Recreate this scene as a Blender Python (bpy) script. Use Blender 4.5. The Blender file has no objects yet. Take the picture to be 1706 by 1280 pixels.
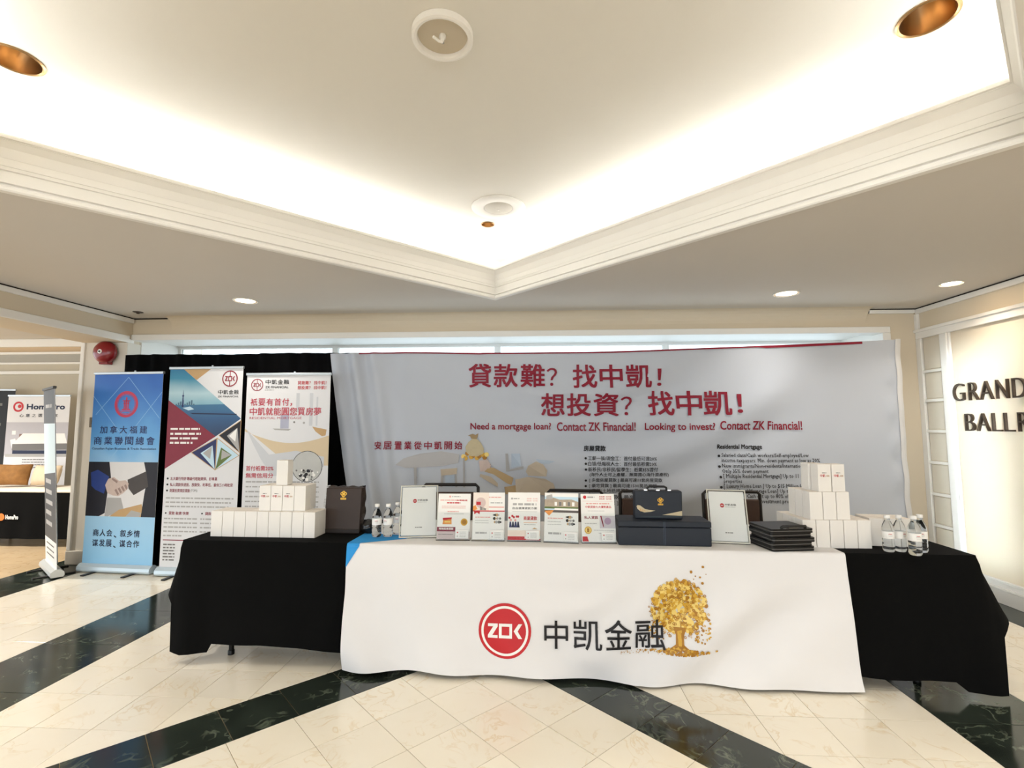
import bpy, bmesh, math, random
from mathutils import Vector, Matrix
from mathutils.geometry import tessellate_polygon

SC = bpy.context.scene
COL = SC.collection
random.seed(7)
PI = math.pi
R = math.radians

# ------------------------------------------------------------------ camera, world, exposure
CAM_H = 1.48
FPX = 828.0                      # focal length in pixels of the 1706 px wide frame
PITCH, YAW = R(4.83), R(3.24)
cam_d = bpy.data.cameras.new('camera')
cam_d.sensor_width = 36.0
cam_d.lens = FPX / 1706.0 * 36.0
cam_d.clip_start = 0.05
cam = bpy.data.objects.new('camera', cam_d)
cam.location = (0, 0, CAM_H)
cam.rotation_euler = (PI / 2 + PITCH, 0, YAW)
COL.objects.link(cam)
SC.camera = cam

world = bpy.data.worlds.new('world')
SC.world = world
world.use_nodes = True
bgn = world.node_tree.nodes['Background']
bgn.inputs[0].default_value = (0.86, 0.94, 1.0, 1)
bgn.inputs[1].default_value = 2.3

SC.view_settings.view_transform = 'Standard'
SC.view_settings.look = 'None'
SC.view_settings.gamma = 1.0
SC.view_settings.use_curve_mapping = False
SC.view_settings.exposure = 0.31

def area_light(name, loc, target, sx, sy, power, color=(1, 1, 1), spread=180):
    l = bpy.data.lights.new(name, 'AREA')
    l.shape = 'RECTANGLE'; l.size = sx; l.size_y = sy
    l.energy = power; l.color = color; l.spread = R(spread)
    o = bpy.data.objects.new(name, l)
    o.location = loc
    d = Vector(target) - Vector(loc)
    o.rotation_euler = d.to_track_quat('-Z', 'Y').to_euler()
    COL.objects.link(o)
    return o

# added soft fill from behind the camera, stands for no known window
area_light('front_fill_light', (-0.5, -4.2, 1.6), (-0.3, 3, 1.0), 6.5, 2.2, 55, (0.97, 0.985, 1.0))
# narrow daylight falling through the tall side light of the entrance onto the sign wall
area_light('entrance_sidelight', (-1.4, -3.9, 1.35), (3.86, 4.62, 1.2), 0.24, 1.9, 4.5, (0.74, 0.90, 1.0), 3)

# ------------------------------------------------------------------ helpers
def lin(c):
    def f(v):
        v /= 255.0
        return v / 12.92 if v <= 0.04045 else ((v + 0.055) / 1.055) ** 2.4
    return (f(c[0]), f(c[1]), f(c[2]), 1.0)

MATS = {}
def mat(name, rgb=(200, 200, 200), rough=0.5, metal=0.0, var=0.04, scale=12.0, bump=0.0, bscale=80.0,
        emit=0.0, emit_rgb=None, trans=0.0, ior=1.45, coat=0.0, spec=0.5, alpha=1.0, sheen=0.0, sss=0.0):
    if name in MATS: return MATS[name]
    m = bpy.data.materials.new(name); m.use_nodes = True
    nt = m.node_tree; b = nt.nodes['Principled BSDF']
    c = lin(rgb)
    b.inputs['Roughness'].default_value = rough
    b.inputs['Metallic'].default_value = metal
    b.inputs['Specular IOR Level'].default_value = spec
    b.inputs['IOR'].default_value = ior
    b.inputs['Base Color'].default_value = c
    if trans: b.inputs['Transmission Weight'].default_value = trans
    if coat:
        b.inputs['Coat Weight'].default_value = coat
        b.inputs['Coat Roughness'].default_value = 0.08
    if sheen: b.inputs['Sheen Weight'].default_value = sheen
    if alpha < 1: b.inputs['Alpha'].default_value = alpha
    if emit:
        b.inputs['Emission Color'].default_value = lin(emit_rgb or rgb)
        b.inputs['Emission Strength'].default_value = emit
    if var or bump:
        tc = nt.nodes.new('ShaderNodeTexCoord')
    if var:
        n = nt.nodes.new('ShaderNodeTexNoise'); n.inputs['Scale'].default_value = scale; n.inputs['Detail'].default_value = 4
        mx = nt.nodes.new('ShaderNodeMix'); mx.data_type = 'RGBA'
        mx.inputs[6].default_value = tuple(max(0, v * (1 - var)) for v in c[:3]) + (1,)
        mx.inputs[7].default_value = tuple(min(1, v * (1 + var)) for v in c[:3]) + (1,)
        nt.links.new(tc.outputs['Object'], n.inputs['Vector'])
        nt.links.new(n.outputs['Fac'], mx.inputs[0])
        nt.links.new(mx.outputs[2], b.inputs['Base Color'])
    if bump:
        n2 = nt.nodes.new('ShaderNodeTexNoise'); n2.inputs['Scale'].default_value = bscale; n2.inputs['Detail'].default_value = 5
        bp = nt.nodes.new('ShaderNodeBump'); bp.inputs['Strength'].default_value = bump; bp.inputs['Distance'].default_value = 0.01
        nt.links.new(tc.outputs['Object'], n2.inputs['Vector'])
        nt.links.new(n2.outputs['Fac'], bp.inputs['Height'])
        nt.links.new(bp.outputs['Normal'], b.inputs['Normal'])
    MATS[name] = m
    return m

def grad_mat(name, stops, z0, z1, rough=0.45):
    """a printed colour run from z0 to z1 of the object's own height"""
    m = bpy.data.materials.new(name); m.use_nodes = True
    nt = m.node_tree; b = nt.nodes['Principled BSDF']; b.inputs['Roughness'].default_value = rough
    tc = nt.nodes.new('ShaderNodeTexCoord'); sp = nt.nodes.new('ShaderNodeSeparateXYZ')
    mr = nt.nodes.new('ShaderNodeMapRange'); mr.inputs[1].default_value = z0; mr.inputs[2].default_value = z1
    cr = nt.nodes.new('ShaderNodeValToRGB')
    el = cr.color_ramp.elements
    while len(el) < len(stops): el.new(0.5)
    for e, (p, c) in zip(el, stops): e.position = p; e.color = lin(c)
    n = nt.nodes.new('ShaderNodeTexNoise'); n.inputs['Scale'].default_value = 3.0
    ad = nt.nodes.new('ShaderNodeMath'); ad.operation = 'MULTIPLY_ADD'; ad.inputs[1].default_value = 0.22; ad.inputs[2].default_value = -0.11
    sm = nt.nodes.new('ShaderNodeMath'); sm.operation = 'ADD'
    nt.links.new(tc.outputs['Object'], sp.inputs[0]); nt.links.new(sp.outputs[2], mr.inputs[0])
    nt.links.new(tc.outputs['Object'], n.inputs['Vector']); nt.links.new(n.outputs['Fac'], ad.inputs[0])
    nt.links.new(mr.outputs[0], sm.inputs[0]); nt.links.new(ad.outputs[0], sm.inputs[1])
    nt.links.new(sm.outputs[0], cr.inputs[0]); nt.links.new(cr.outputs[0], b.inputs['Base Color'])
    MATS[name] = m
    return m

def marble(name, base, vein, dark, scale, width, rough, tilevar=0.06, patch=0.5):
    m = bpy.data.materials.new(name); m.use_nodes = True
    nt = m.node_tree; b = nt.nodes['Principled BSDF']
    N = nt.nodes.new; L = nt.links.new
    tc = N('ShaderNodeTexCoord'); oi = N('ShaderNodeObjectInfo')
    # shift the pattern for each slab so veins stop at the joints
    vm = N('ShaderNodeVectorMath'); vm.operation = 'SCALE'
    cmb = N('ShaderNodeCombineXYZ'); L(oi.outputs['Random'], cmb.inputs[0]); L(oi.outputs['Random'], cmb.inputs[1]); L(oi.outputs['Random'], cmb.inputs[2])
    vm.inputs['Scale'].default_value = 37.0; L(cmb.outputs[0], vm.inputs[0])
    va = N('ShaderNodeVectorMath'); va.operation = 'ADD'; L(tc.outputs['Object'], va.inputs[0]); L(vm.outputs[0], va.inputs[1])
    n1 = N('ShaderNodeTexNoise'); n1.inputs['Scale'].default_value = scale; n1.inputs['Detail'].default_value = 7; n1.inputs['Distortion'].default_value = 1.4
    L(va.outputs[0], n1.inputs['Vector'])
    r1 = N('ShaderNodeValToRGB'); e = r1.color_ramp.elements
    e[0].position = 0.5 - width; e[0].color = (0, 0, 0, 1); e[1].position = 0.5; e[1].color = (1, 1, 1, 1)
    e2 = e.new(0.5 + width); e2.color = (0, 0, 0, 1)
    L(n1.outputs['Fac'], r1.inputs[0])
    n2 = N('ShaderNodeTexNoise'); n2.inputs['Scale'].default_value = scale * 0.6; n2.inputs['Detail'].default_value = 3
    L(va.outputs[0], n2.inputs['Vector'])
    mx0 = N('ShaderNodeMix'); mx0.data_type = 'RGBA'; mx0.inputs[6].default_value = lin(base); mx0.inputs[7].default_value = lin(dark)
    mp = N('ShaderNodeMapRange'); mp.inputs[1].default_value = 0.35; mp.inputs[2].default_value = 0.75; mp.inputs[4].default_value = patch
    L(n2.outputs['Fac'], mp.inputs[0]); L(mp.outputs[0], mx0.inputs[0])
    n3 = N('ShaderNodeTexNoise'); n3.inputs['Scale'].default_value = scale * 0.9
    L(va.outputs[0], n3.inputs['Vector'])
    mu = N('ShaderNodeMath'); mu.operation = 'MULTIPLY'; L(r1.outputs[0], mu.inputs[0])
    mp3 = N('ShaderNodeMapRange'); mp3.inputs[1].default_value = 0.45; mp3.inputs[2].default_value = 0.65; L(n3.outputs['Fac'], mp3.inputs[0]); L(mp3.outputs[0], mu.inputs[1])
    mx1 = N('ShaderNodeMix'); mx1.data_type = 'RGBA'; L(mu.outputs[0], mx1.inputs[0]); L(mx0.outputs[2], mx1.inputs[6]); mx1.inputs[7].default_value = lin(vein)
    hs = N('ShaderNodeHueSaturation'); mv = N('ShaderNodeMapRange'); mv.inputs[3].default_value = 1 - tilevar; mv.inputs[4].default_value = 1 + tilevar * 0.4
    L(oi.outputs['Random'], mv.inputs[0]); L(mv.outputs[0], hs.inputs['Value']); L(mx1.outputs[2], hs.inputs['Color'])
    L(hs.outputs[0], b.inputs['Base Color'])
    b.inputs['Roughness'].default_value = rough
    MATS[name] = m
    return m

class MB:
    """collects polygons and links them as one mesh object"""
    def __init__(s): s.v = []; s.f = []; s.m = []
    def add(s, vs, fs, m=0):
        o = len(s.v); s.v += [tuple(p) for p in vs]
        for f in fs: s.f.append(tuple(i + o for i in f)); s.m.append(m)
        return s
    def box(s, x0, x1, y0, y1, z0, z1, m=0, bev=0.0, M=None):
        if bev <= 0:
            vs = [(x, y, z) for z in (z0, z1) for y in (y0, y1) for x in (x0, x1)]
            fs = [(0, 2, 3, 1), (4, 5, 7, 6), (0, 1, 5, 4), (2, 6, 7, 3), (0, 4, 6, 2), (1, 3, 7, 5)]
        else:
            bm = bmesh.new(); bmesh.ops.create_cube(bm, size=1)
            for v in bm.verts:
                v.co = ((x0 + x1) / 2 + v.co.x * (x1 - x0), (y0 + y1) / 2 + v.co.y * (y1 - y0), (z0 + z1) / 2 + v.co.z * (z1 - z0))
            bmesh.ops.bevel(bm, geom=bm.edges[:], offset=bev, segments=2, affect='EDGES', profile=0.5)
            bm.verts.index_update()
            vs = [tuple(v.co) for v in bm.verts]; fs = [tuple(v.index for v in f.verts) for f in bm.faces]; bm.free()
        if M is not None: vs = [tuple(M @ Vector(p)) for p in vs]
        return s.add(vs, fs, m)
    def prism(s, pts, z0, z1, m=0, M=None):
        n = len(pts)
        vs = [(p[0], p[1], z0) for p in pts] + [(p[0], p[1], z1) for p in pts]
        fs = [tuple(range(n - 1, -1, -1)), tuple(range(n, 2 * n))] + [(i, (i + 1) % n, n + (i + 1) % n, n + i) for i in range(n)]
        if M is not None: vs = [tuple(M @ Vector(p)) for p in vs]
        return s.add(vs, fs, m)
    def lathe(s, prof, n=24, c=(0, 0, 0), m=0, M=None, a0=0, a1=2 * PI, cap=False):
        full = abs(a1 - a0 - 2 * PI) < 1e-6
        k = n if full else n + 1
        vs = []
        for r, z in prof:
            for i in range(k):
                a = a0 + (a1 - a0) * i / n
                vs.append((c[0] + r * math.cos(a), c[1] + r * math.sin(a), c[2] + z))
        fs = []
        for j in range(len(prof) - 1):
            for i in range(n):
                a, b2 = j * k + i, j * k + (i + 1) % k
                fs.append((a, b2, b2 + k, a + k))
        if cap and full and prof[0][0] > 1e-5: fs.append(tuple(range(n - 1, -1, -1)))
        if cap and full and prof[-1][0] > 1e-5: fs.append(tuple(range((len(prof) - 1) * k, len(prof) * k)))
        if M is not None: vs = [tuple(M @ Vector(p)) for p in vs]
        return s.add(vs, fs, m)
    def tube(s, pts, r, n=10, m=0):
        pts = [Vector(p) for p in pts]
        vs = []; prev = None
        for i, p in enumerate(pts):
            d = (pts[min(i + 1, len(pts) - 1)] - pts[max(i - 1, 0)]).normalized()
            up = prev if prev is not None else (Vector((0, 0, 1)) if abs(d.z) < 0.9 else Vector((1, 0, 0)))
            sx = d.cross(up).normalized(); sy = sx.cross(d).normalized(); prev = sy
            for k in range(n):
                a = 2 * PI * k / n
                vs.append(p + sx * (r * math.cos(a)) + sy * (r * math.sin(a)))
        fs = [(i * n + k, i * n + (k + 1) % n, (i + 1) * n + (k + 1) % n, (i + 1) * n + k) for i in range(len(pts) - 1) for k in range(n)]
        fs += [tuple(range(n - 1, -1, -1)), tuple(range((len(pts) - 1) * n, len(pts) * n))]
        return s.add(vs, fs, m)
    def grid(s, fn, nu, nv, m=0):
        vs = [fn(i / nu, j / nv) for j in range(nv + 1) for i in range(nu + 1)]
        fs = [(j * (nu + 1) + i, j * (nu + 1) + i + 1, (j + 1) * (nu + 1) + i + 1, (j + 1) * (nu + 1) + i) for j in range(nv) for i in range(nu)]
        return s.add(vs, fs, m)
    def mesh(s, name, mats, smooth=None):
        me = bpy.data.meshes.new(name)
        me.from_pydata(s.v, [], s.f)
        if not isinstance(mats, (list, tuple)): mats = [mats]
        for mm in mats: me.materials.append(mm)
        if len(mats) > 1: me.polygons.foreach_set('material_index', s.m)
        if smooth is not None:
            me.polygons.foreach_set('use_smooth', [True] * len(me.polygons))
            me.set_sharp_from_angle(angle=R(smooth))
        me.update()
        return me
    def build(s, name, mats, parent=None, smooth=None):
        return link(name, s.mesh(name, mats, smooth), parent)

def link(name, me, parent=None, loc=None, rotz=0.0):
    o = bpy.data.objects.new(name, me); COL.objects.link(o)
    if parent is not None: o.parent = parent
    if loc is not None: o.location = loc
    if rotz: o.rotation_euler = (0, 0, rotz)
    return o

def tag(o, label=None, cat=None, group=None, kind=None):
    if label: o['label'] = label
    if cat: o['category'] = cat
    if group: o['group'] = group
    if kind: o['kind'] = kind
    return o

def thing(name, label, cat, loc=(0, 0, 0), rotz=0.0, group=None):
    o = link(name, None, None, loc, rotz)
    o.empty_display_size = 0.1
    return tag(o, label, cat, group)

def struct(name, mb, mats, label=None, parent=None, smooth=None):
    o = mb.build(name, mats, parent, smooth)
    if parent is None: tag(o, label, None, None, 'structure')
    return o

# pixel of the photograph -> point on the plane y = Y / z = Z (used to measure positions on real surfaces)
def _ray(px, py):
    x = (px - 853) / FPX; z = (640 - py) / FPX
    y2 = math.cos(PITCH) - z * math.sin(PITCH); z2 = math.sin(PITCH) + z * math.cos(PITCH)
    return (x * math.cos(YAW) - y2 * math.sin(YAW), x * math.sin(YAW) + y2 * math.cos(YAW), z2)
def onY(px, py, Y):
    r = _ray(px, py); t = Y / r[1]
    return (t * r[0], CAM_H + t * r[2])
def project(X, Y, Z):
    x = X * math.cos(YAW) + Y * math.sin(YAW); y = -X * math.sin(YAW) + Y * math.cos(YAW); z = Z - CAM_H
    f = y * math.cos(PITCH) + z * math.sin(PITCH); u = -y * math.sin(PITCH) + z * math.cos(PITCH)
    if f < 0.05: return None
    return 853 + FPX * x / f, 640 - FPX * u / f

# ---- lettering and flat print
_tc = bpy.data.curves.new('lettering_source', 'FONT'); _to = bpy.data.objects.new('lettering_source', _tc)
COL.objects.link(_to)
_tcache = {}
def text2d(s, bold=0.0, res=3):
    k = (s, bold, res)
    if k not in _tcache:
        _tc.body = s; _tc.offset = bold; _tc.resolution_u = res; _tc.extrude = 0; _tc.bevel_depth = 0
        me = bpy.data.meshes.new_from_object(_to)
        vs = [(v.co.x, v.co.y) for v in me.vertices]; fs = [tuple(p.vertices) for p in me.polygons]
        bpy.data.meshes.remove(me)
        x0 = min(v[0] for v in vs); x1 = max(v[0] for v in vs); y0 = min(v[1] for v in vs); y1 = max(v[1] for v in vs)
        _tcache[k] = (vs, fs, x0, x1, y0, y1)
    return _tcache[k]

class Canvas:
    """flat print: 2-D shapes laid on a real surface by the map fn(x, z, lift) -> 3-D"""
    def __init__(s, fn): s.fn = fn; s.mb = MB(); s.mats = []; s.lift = 0.0006
    def mi(s, m):
        if m not in s.mats: s.mats.append(m)
        return s.mats.index(m)
    def shape(s, pts, m, layer=1):
        s.mb.add([s.fn(x, z, layer * s.lift) for x, z in pts], [tuple(range(len(pts)))], s.mi(m))
    def rect(s, x0, x1, z0, z1, m, layer=1, nx=1):
        for i in range(nx):
            a = x0 + (x1 - x0) * i / nx; b = x0 + (x1 - x0) * (i + 1) / nx
            s.shape([(a, z0), (b, z0), (b, z1), (a, z1)], m, layer)
    def disc(s, x, z, r, m, layer=1, n=40, rz=None):
        s.shape([(x + r * math.cos(2 * PI * i / n), z + (rz or r) * math.sin(2 * PI * i / n)) for i in range(n)], m, layer)
    def ring(s, x, z, r0, r1, m, layer=1, n=40):
        for i in range(n):
            a, b = 2 * PI * i / n, 2 * PI * (i + 1) / n
            s.shape([(x + r0 * math.cos(a), z + r0 * math.sin(a)), (x + r1 * math.cos(a), z + r1 * math.sin(a)),
                     (x + r1 * math.cos(b), z + r1 * math.sin(b)), (x + r0 * math.cos(b), z + r0 * math.sin(b))], m, layer)
    def text(s, t, x0, x1, z0, z1, m, layer=2, bold=0.0, res=2, shear=0.0, slope=0.0):
        vs, fs, a0, a1, b0, b1 = text2d(t, 0.0, res)
        sx = (x1 - x0) / (a1 - a0); sz = (z1 - z0) / (b1 - b0)
        sh = [(0, 0)] if bold <= 0 else [(-bold, -bold), (bold, -bold), (-bold, bold), (bold, bold)]
        for n, (ox, oz) in enumerate(sh):
            P = []
            for x, y in vs:
                X = x0 + (x - a0 + ox) * sx; Z = z0 + (y - b0 + oz) * sz
                P.append(s.fn(X + shear * (Z - z0), Z + slope * (X - x0), (layer + 0.06 * n) * s.lift))
            s.mb.add(P, fs, s.mi(m))
    def greek(s, x0, x1, z, h, m, layer=2, seed=0):
        """a line of print too small to read"""
        rn = random.Random(seed); x = x0
        while x < x1:
            w = h * rn.uniform(1.0, 4.5)
            s.rect(x, min(x + w, x1), z - h / 2, z + h / 2, m, layer); x += w + h * rn.uniform(0.25, 0.8)
    def build(s, name, parent=None): return s.mb.build(name, s.mats, parent)

# ------------------------------------------------------------------ materials of the setting
M_cream = marble('cream_marble', (250, 243, 227), (236, 220, 190), (246, 236, 214), 5.0, 0.03, 0.16, 0.05, 0.5)
M_green = marble('dark_green_marble', (48, 56, 49), (104, 112, 96), (24, 29, 26), 6.5, 0.04, 0.13, 0.12, 0.9)
M_tan = marble('tan_marble', (206, 182, 146), (176, 148, 108), (192, 166, 128), 5.0, 0.03, 0.2, 0.05, 0.5)
M_grout = mat('grout', (150, 128, 92), 0.8)
M_ceil = mat('ceiling_paint', (210, 203, 193), 0.9, var=0.015, scale=2, bump=0.06, bscale=220)
M_white = mat('white_trim_paint', (236, 232, 224), 0.5, var=0.01)
M_wallb = mat('beige_wall_paint', (214, 200, 176), 0.75, var=0.02, scale=2, bump=0.05, bscale=200)
M_wallr = mat('cream_wall_covering', (222, 208, 184), 0.32, var=0.02, scale=3, bump=0.03, bscale=160)
M_gap = mat('painted_gap_shade', (40, 30, 24), 0.9)
M_gold = mat('brass_reflector', (176, 142, 100), 0.3, 1.0, var=0.03)
M_lamp = mat('lit_lamp_lens', (255, 236, 205), 0.5, var=0, emit=9.0, emit_rgb=(255, 232, 198))
M_lampb = mat('bright_lamp_lens', (255, 236, 205), 0.5, var=0, emit=40.0, emit_rgb=(255, 226, 186))
M_cove = mat('cove_lamp_tube', (255, 246, 230), 0.5, var=0, emit=18.0, emit_rgb=(247, 250, 255))
M_glass = mat('window_glass', (235, 245, 250), 0.02, var=0, trans=1.0, ior=1.05)

# ------------------------------------------------------------------ ceiling with the diamond coffer
HC = 2.68; CX, CY = -0.42, 2.10; RB = 2.50; RLIP = 2.42; RTOP = 3.05; HT = 3.22; HLIP = 2.95
XL, XR, YB, YF = -4.55, 3.86, 5.25, -5.5
def dia(r): return [(CX, CY + r), (CX + r, CY), (CX, CY - r), (CX - r, CY)]
mb = MB()
t, rr, b, l = dia(RB)
for quad in ([t, (CX, YB), (XR, YB), (XR, CY), rr], [rr, (XR, CY), (XR, YF), (CX, YF), b],
             [b, (CX, YF), (XL, YF), (XL, CY), l], [l, (XL, CY), (XL, YB), (CX, YB), t]):
    mb.prism(quad, HC, HC + 0.05)
struct('ceiling', mb, M_ceil, 'taupe painted lower ceiling around the diamond shaped coffer')
# upper ceiling plate and trough of the coffer
mb = MB()
CANS = ((-2.49, 2.09, 0.10), (1.66, 2.08, 0.10), (-0.445, 4.15, 0.052))
loops = [[Vector((x, y, HT)) for x, y in dia(RTOP)]] + [[Vector((x + r * 0.98 * math.cos(2 * PI * k / 32), y + r * 0.98 * math.sin(2 * PI * k / 32), HT)) for k in range(32)] for x, y, r in CANS]
mb.add([p for lp in loops for p in lp], tessellate_polygon(loops))
d0 = dia(RTOP); d1 = dia(RTOP + 0.06)
for i in range(4):
    j = (i + 1) % 4
    mb.add([(*d0[i], 2.84), (*d0[j], 2.84), (*d0[j], HT), (*d0[i], HT)], [(0, 1, 2, 3)])
di = dia(RB - 0.03)
for i in range(4):
    j = (i + 1) % 4
    mb.add([(*di[i], 2.84), (*di[j], 2.84), (*d0[j], 2.84), (*d0[i], 2.84)], [(0, 1, 2, 3)])
    mb.add([(*di[i], 2.80), (*di[j], 2.80), (*d1[j], 2.80), (*d1[i], 2.80)], [(3, 2, 1, 0)])
co = struct('ceiling', mb, mat('coffer_paint', (228, 224, 214), 0.9, var=0.01, bump=0.03, bscale=200), 'raised diamond coffer lit by hidden cove lamps')
# crown moulding around the coffer
prof = [(RB + 0.03, 2.68), (RB + 0.03, 2.672), (RB - 0.022, 2.672), (RB - 0.030, 2.680), (RB - 0.030, 2.694), (RB - 0.022, 2.702), (RB - 0.004, 2.702),
        (RB - 0.004, 2.712), (RB - 0.022, 2.716), (RB - 0.026, 2.770), (RB - 0.014, 2.772), (RB - 0.014, 2.778), (RB - 0.024, 2.782),
        (RB - 0.028, 2.84), (RB - 0.046, 2.89), (RB - 0.078, 2.922), (RB - 0.082, 2.922), (RLIP, 2.926), (RLIP - 0.012, 2.930), (RLIP - 0.014, 2.942), (RLIP - 0.004, 2.946), (RLIP - 0.004, 2.952),
        (RLIP + 0.03, 2.955), (RLIP + 0.045, 2.93), (RB - 0.0, 2.85)]
mb = MB()
for i in range(4):
    j = (i + 1) % 4
    for (ra, za), (rb2, zb) in zip(prof, prof[1:]):
        A, B = dia(ra), dia(rb2)
        mb.add([(*A[i], za), (*A[j], za), (*B[j], zb), (*B[i], zb)], [(0, 1, 2, 3)])
struct('trim_1', mb, M_white, 'white stepped crown moulding around the ceiling coffer', smooth=25)
# hidden cove lamps, one run on each side
for i in range(4):
    j = (i + 1) % 4
    a = Vector((*dia(RB + 0.12)[i], 2.925)); c2 = Vector((*dia(RB + 0.12)[j], 2.925))
    mb = MB(); mb.tube([a.lerp(c2, 0.03), c2.lerp(a, 0.03)], 0.02, 8)
    o = mb.build('cove_lamp', M_cove, None, 40)
    tag(o, ['hidden cove lamp tube behind the right far coffer lip', 'hidden cove lamp tube behind the right near coffer lip',
            'hidden cove lamp tube behind the left near coffer lip', 'hidden cove lamp tube behind the left far coffer lip'][i], 'cove lamp', 'cove lamps in the coffer')

# ------------------------------------------------------------------ floor of single marble slabs
def clip(poly, a, b, c):
    """keep a*x + b*y <= c"""
    out = []
    for i in range(len(poly)):
        p, q = poly[i], poly[(i + 1) % len(poly)]
        fp = a * p[0] + b * p[1] - c; fq = a * q[0] + b * q[1] - c
        if fp <= 0: out.append(p)
        if fp * fq < 0:
            t2 = fp / (fp - fq); out.append((p[0] + t2 * (q[0] - p[0]), p[1] + t2 * (q[1] - p[1])))
    return out
def parea(p): return abs(sum(p[i][0] * p[(i + 1) % len(p)][1] - p[(i + 1) % len(p)][0] * p[i][1] for i in range(len(p)))) / 2
T = 0.305; S2 = math.sqrt(2); D = T * S2
fl = struct('floor', MB().box(-12, 3.9, -5.5, 7.1, -0.03, -0.003), M_grout, 'polished cream marble floor with dark green marble bands')
slabs = []
def axis_tiles(x0, y0, xs, ys, cl, m, tx=T, ty=T):
    for i in xs:
        for j in ys:
            p = [(x0 + i * tx, y0 + j * ty), (x0 + (i + 1) * tx, y0 + j * ty), (x0 + (i + 1) * tx, y0 + (j + 1) * ty), (x0 + i * tx, y0 + (j + 1) * ty)]
            for c3 in cl:
                p = clip(p, *c3)
                if len(p) < 3: break
            if len(p) >= 3 and parea(p) > 0.0008: slabs.append((p, m))
def diag_tiles(s0, t0, ss, ts, cl, m, ds=D, dt=D):
    for i in ss:
        for j in ts:
            q = [(s0 + i * ds, t0 + j * dt), (s0 + (i + 1) * ds, t0 + j * dt), (s0 + (i + 1) * ds, t0 + (j + 1) * dt), (s0 + i * ds, t0 + (j + 1) * dt)]
            p = [((a - b2) / 2, (a + b2) / 2) for a, b2 in q]      # s = x + y, t = y - x
            for c3 in cl:
                p = clip(p, *c3)
                if len(p) < 3: break
            if len(p) >= 3 and parea(p) > 0.0008: slabs.append((p, m))
XL0, XL1, XR0, XR1, XBD = -3.395, -2.81, 2.01, 2.595, 3.55
NEAR = (0, -1, -0.2)
diag_tiles(3.06 - 14 * D, 3.857 - 14 * D, range(14), range(14), [NEAR, (-1, 0, -XL1), (1, 0, XR0)], 0)
axis_tiles(XL1, 2.445 - 6 * T, range(8), range(24), [(1, -1, -4.33), (1, 0, -0.4), (0, 1, 6.0), NEAR], 0)
axis_tiles(XR0 - 8 * T, 2.445 - 6 * T, range(8), range(24), [(-1, -1, -3.535), (-1, 0, 0.4), (0, 1, 6.0), NEAR], 0)
axis_tiles(XR1, 2.445 - 8 * T, range(4), range(24), [(1, 0, XBD), (0, 1, 5.25), NEAR], 0)
axis_tiles(XL0 - 5 * T, 2.445 - 8 * T, range(5), range(24), [(-1, 0, 4.67), (0, 1, 6.0), NEAR], 0)
axis_tiles(-12.0, 0.9, range(23), range(21), [(1, 0, -5.25), (0, 1, 7.0)], 2)
# green bands
diag_tiles(3.535 - 16 * D, 3.857, range(17), range(1), [(1, 1, 3.535), NEAR, (-1, 0, -XL1)], 1, D, 0.473)
diag_tiles(3.06, 3.857 - 16 * D, range(1), range(16), [NEAR, (1, 0, XR0)], 1, 0.475, D)
axis_tiles(XL0, 0.3, range(1), range(11), [(0, 1, 6.0)], 1, XL1 - XL0, 0.61)
axis_tiles(XR0, 0.3, range(1), range(11), [(0, 1, 5.25)], 1, XR1 - XR0, 0.61)
axis_tiles(XBD, 0.3, range(1), range(11), [(0, 1, 5.25)], 1, XR - XBD, 0.61)
axis_tiles(-5.25, 0.3, range(1), range(11), [(0, 1, 7.0)], 1, 0.58, 0.61)

def slab_geo(mb, p, c=None):
    c = c or (0, 0)
    cx = sum(q[0] for q in p) / len(p); cy = sum(q[1] for q in p) / len(p)
    def inset(d):
        out = []
        for q in p:
            dx, dy = q[0] - cx, q[1] - cy; L2 = math.hypot(dx, dy) or 1
            out.append((q[0] - dx / L2 * d - c[0], q[1] - dy / L2 * d - c[1]))
        return out
    n = len(p)
    rings = [(inset(0.0020), -0.012), (inset(0.0020), -0.0004), (inset(0.0034), 0.0)]
    vs = [(x, y, z) for rg, z in rings for x, y in rg]
    fs = [(k * n + i, k * n + (i + 1) % n, (k + 1) * n + (i + 1) % n, (k + 1) * n + i) for k in range(2) for i in range(n)] + [tuple(range(2 * n, 3 * n))]
    # keep faces upward whatever the winding
    a = sum(p[i][0] * p[(i + 1) % n][1] - p[(i + 1) % n][0] * p[i][1] for i in range(n))
    if a < 0: fs = [tuple(reversed(f)) for f in fs]
    mb.add(vs, fs)

def seen(p):
    q = [project(x, y, 0) for x, y in p]
    if any(k is None for k in q): return 0
    q = [(min(max(a, 0), 1706), min(max(b2, 0), 1280)) for a, b2 in q]
    ar = parea(q)
    c = (sum(k[0] for k in q) / len(q), sum(k[1] for k in q) / len(q))
    if 585 < c[0] < 1420 and c[1] < 1105: ar *= 0.02            # behind the tables
    if c[1] < 905: ar *= 0.02
    return ar
slabs = [(seen(p), p, m) for p, m in slabs]
SLABM = [M_cream, M_green, M_tan]; SLABN = ['marble_tile', 'green_marble_tile', 'tan_marble_tile']
for m in range(3):
    S = sorted([s for s in slabs if s[2] == m], key=lambda s: -s[0])
    LIM = 290 if m == 0 else 150
    rest = MB()
    for k, (ar, p, _) in enumerate(S):
        if k < LIM and ar > 25:
            c = (sum(q[0] for q in p) / len(p), sum(q[1] for q in p) / len(p))
            mb = MB(); slab_geo(mb, p, c)
            link(SLABN[m], mb.mesh(SLABN[m], SLABM[m]), fl, (c[0], c[1], random.uniform(-0.0003, 0)))
        else: slab_geo(rest, p)
    if rest.v:
        o = rest.build(SLABN[m] + '_field', SLABM[m], fl); tag(o, kind='stuff')

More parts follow.
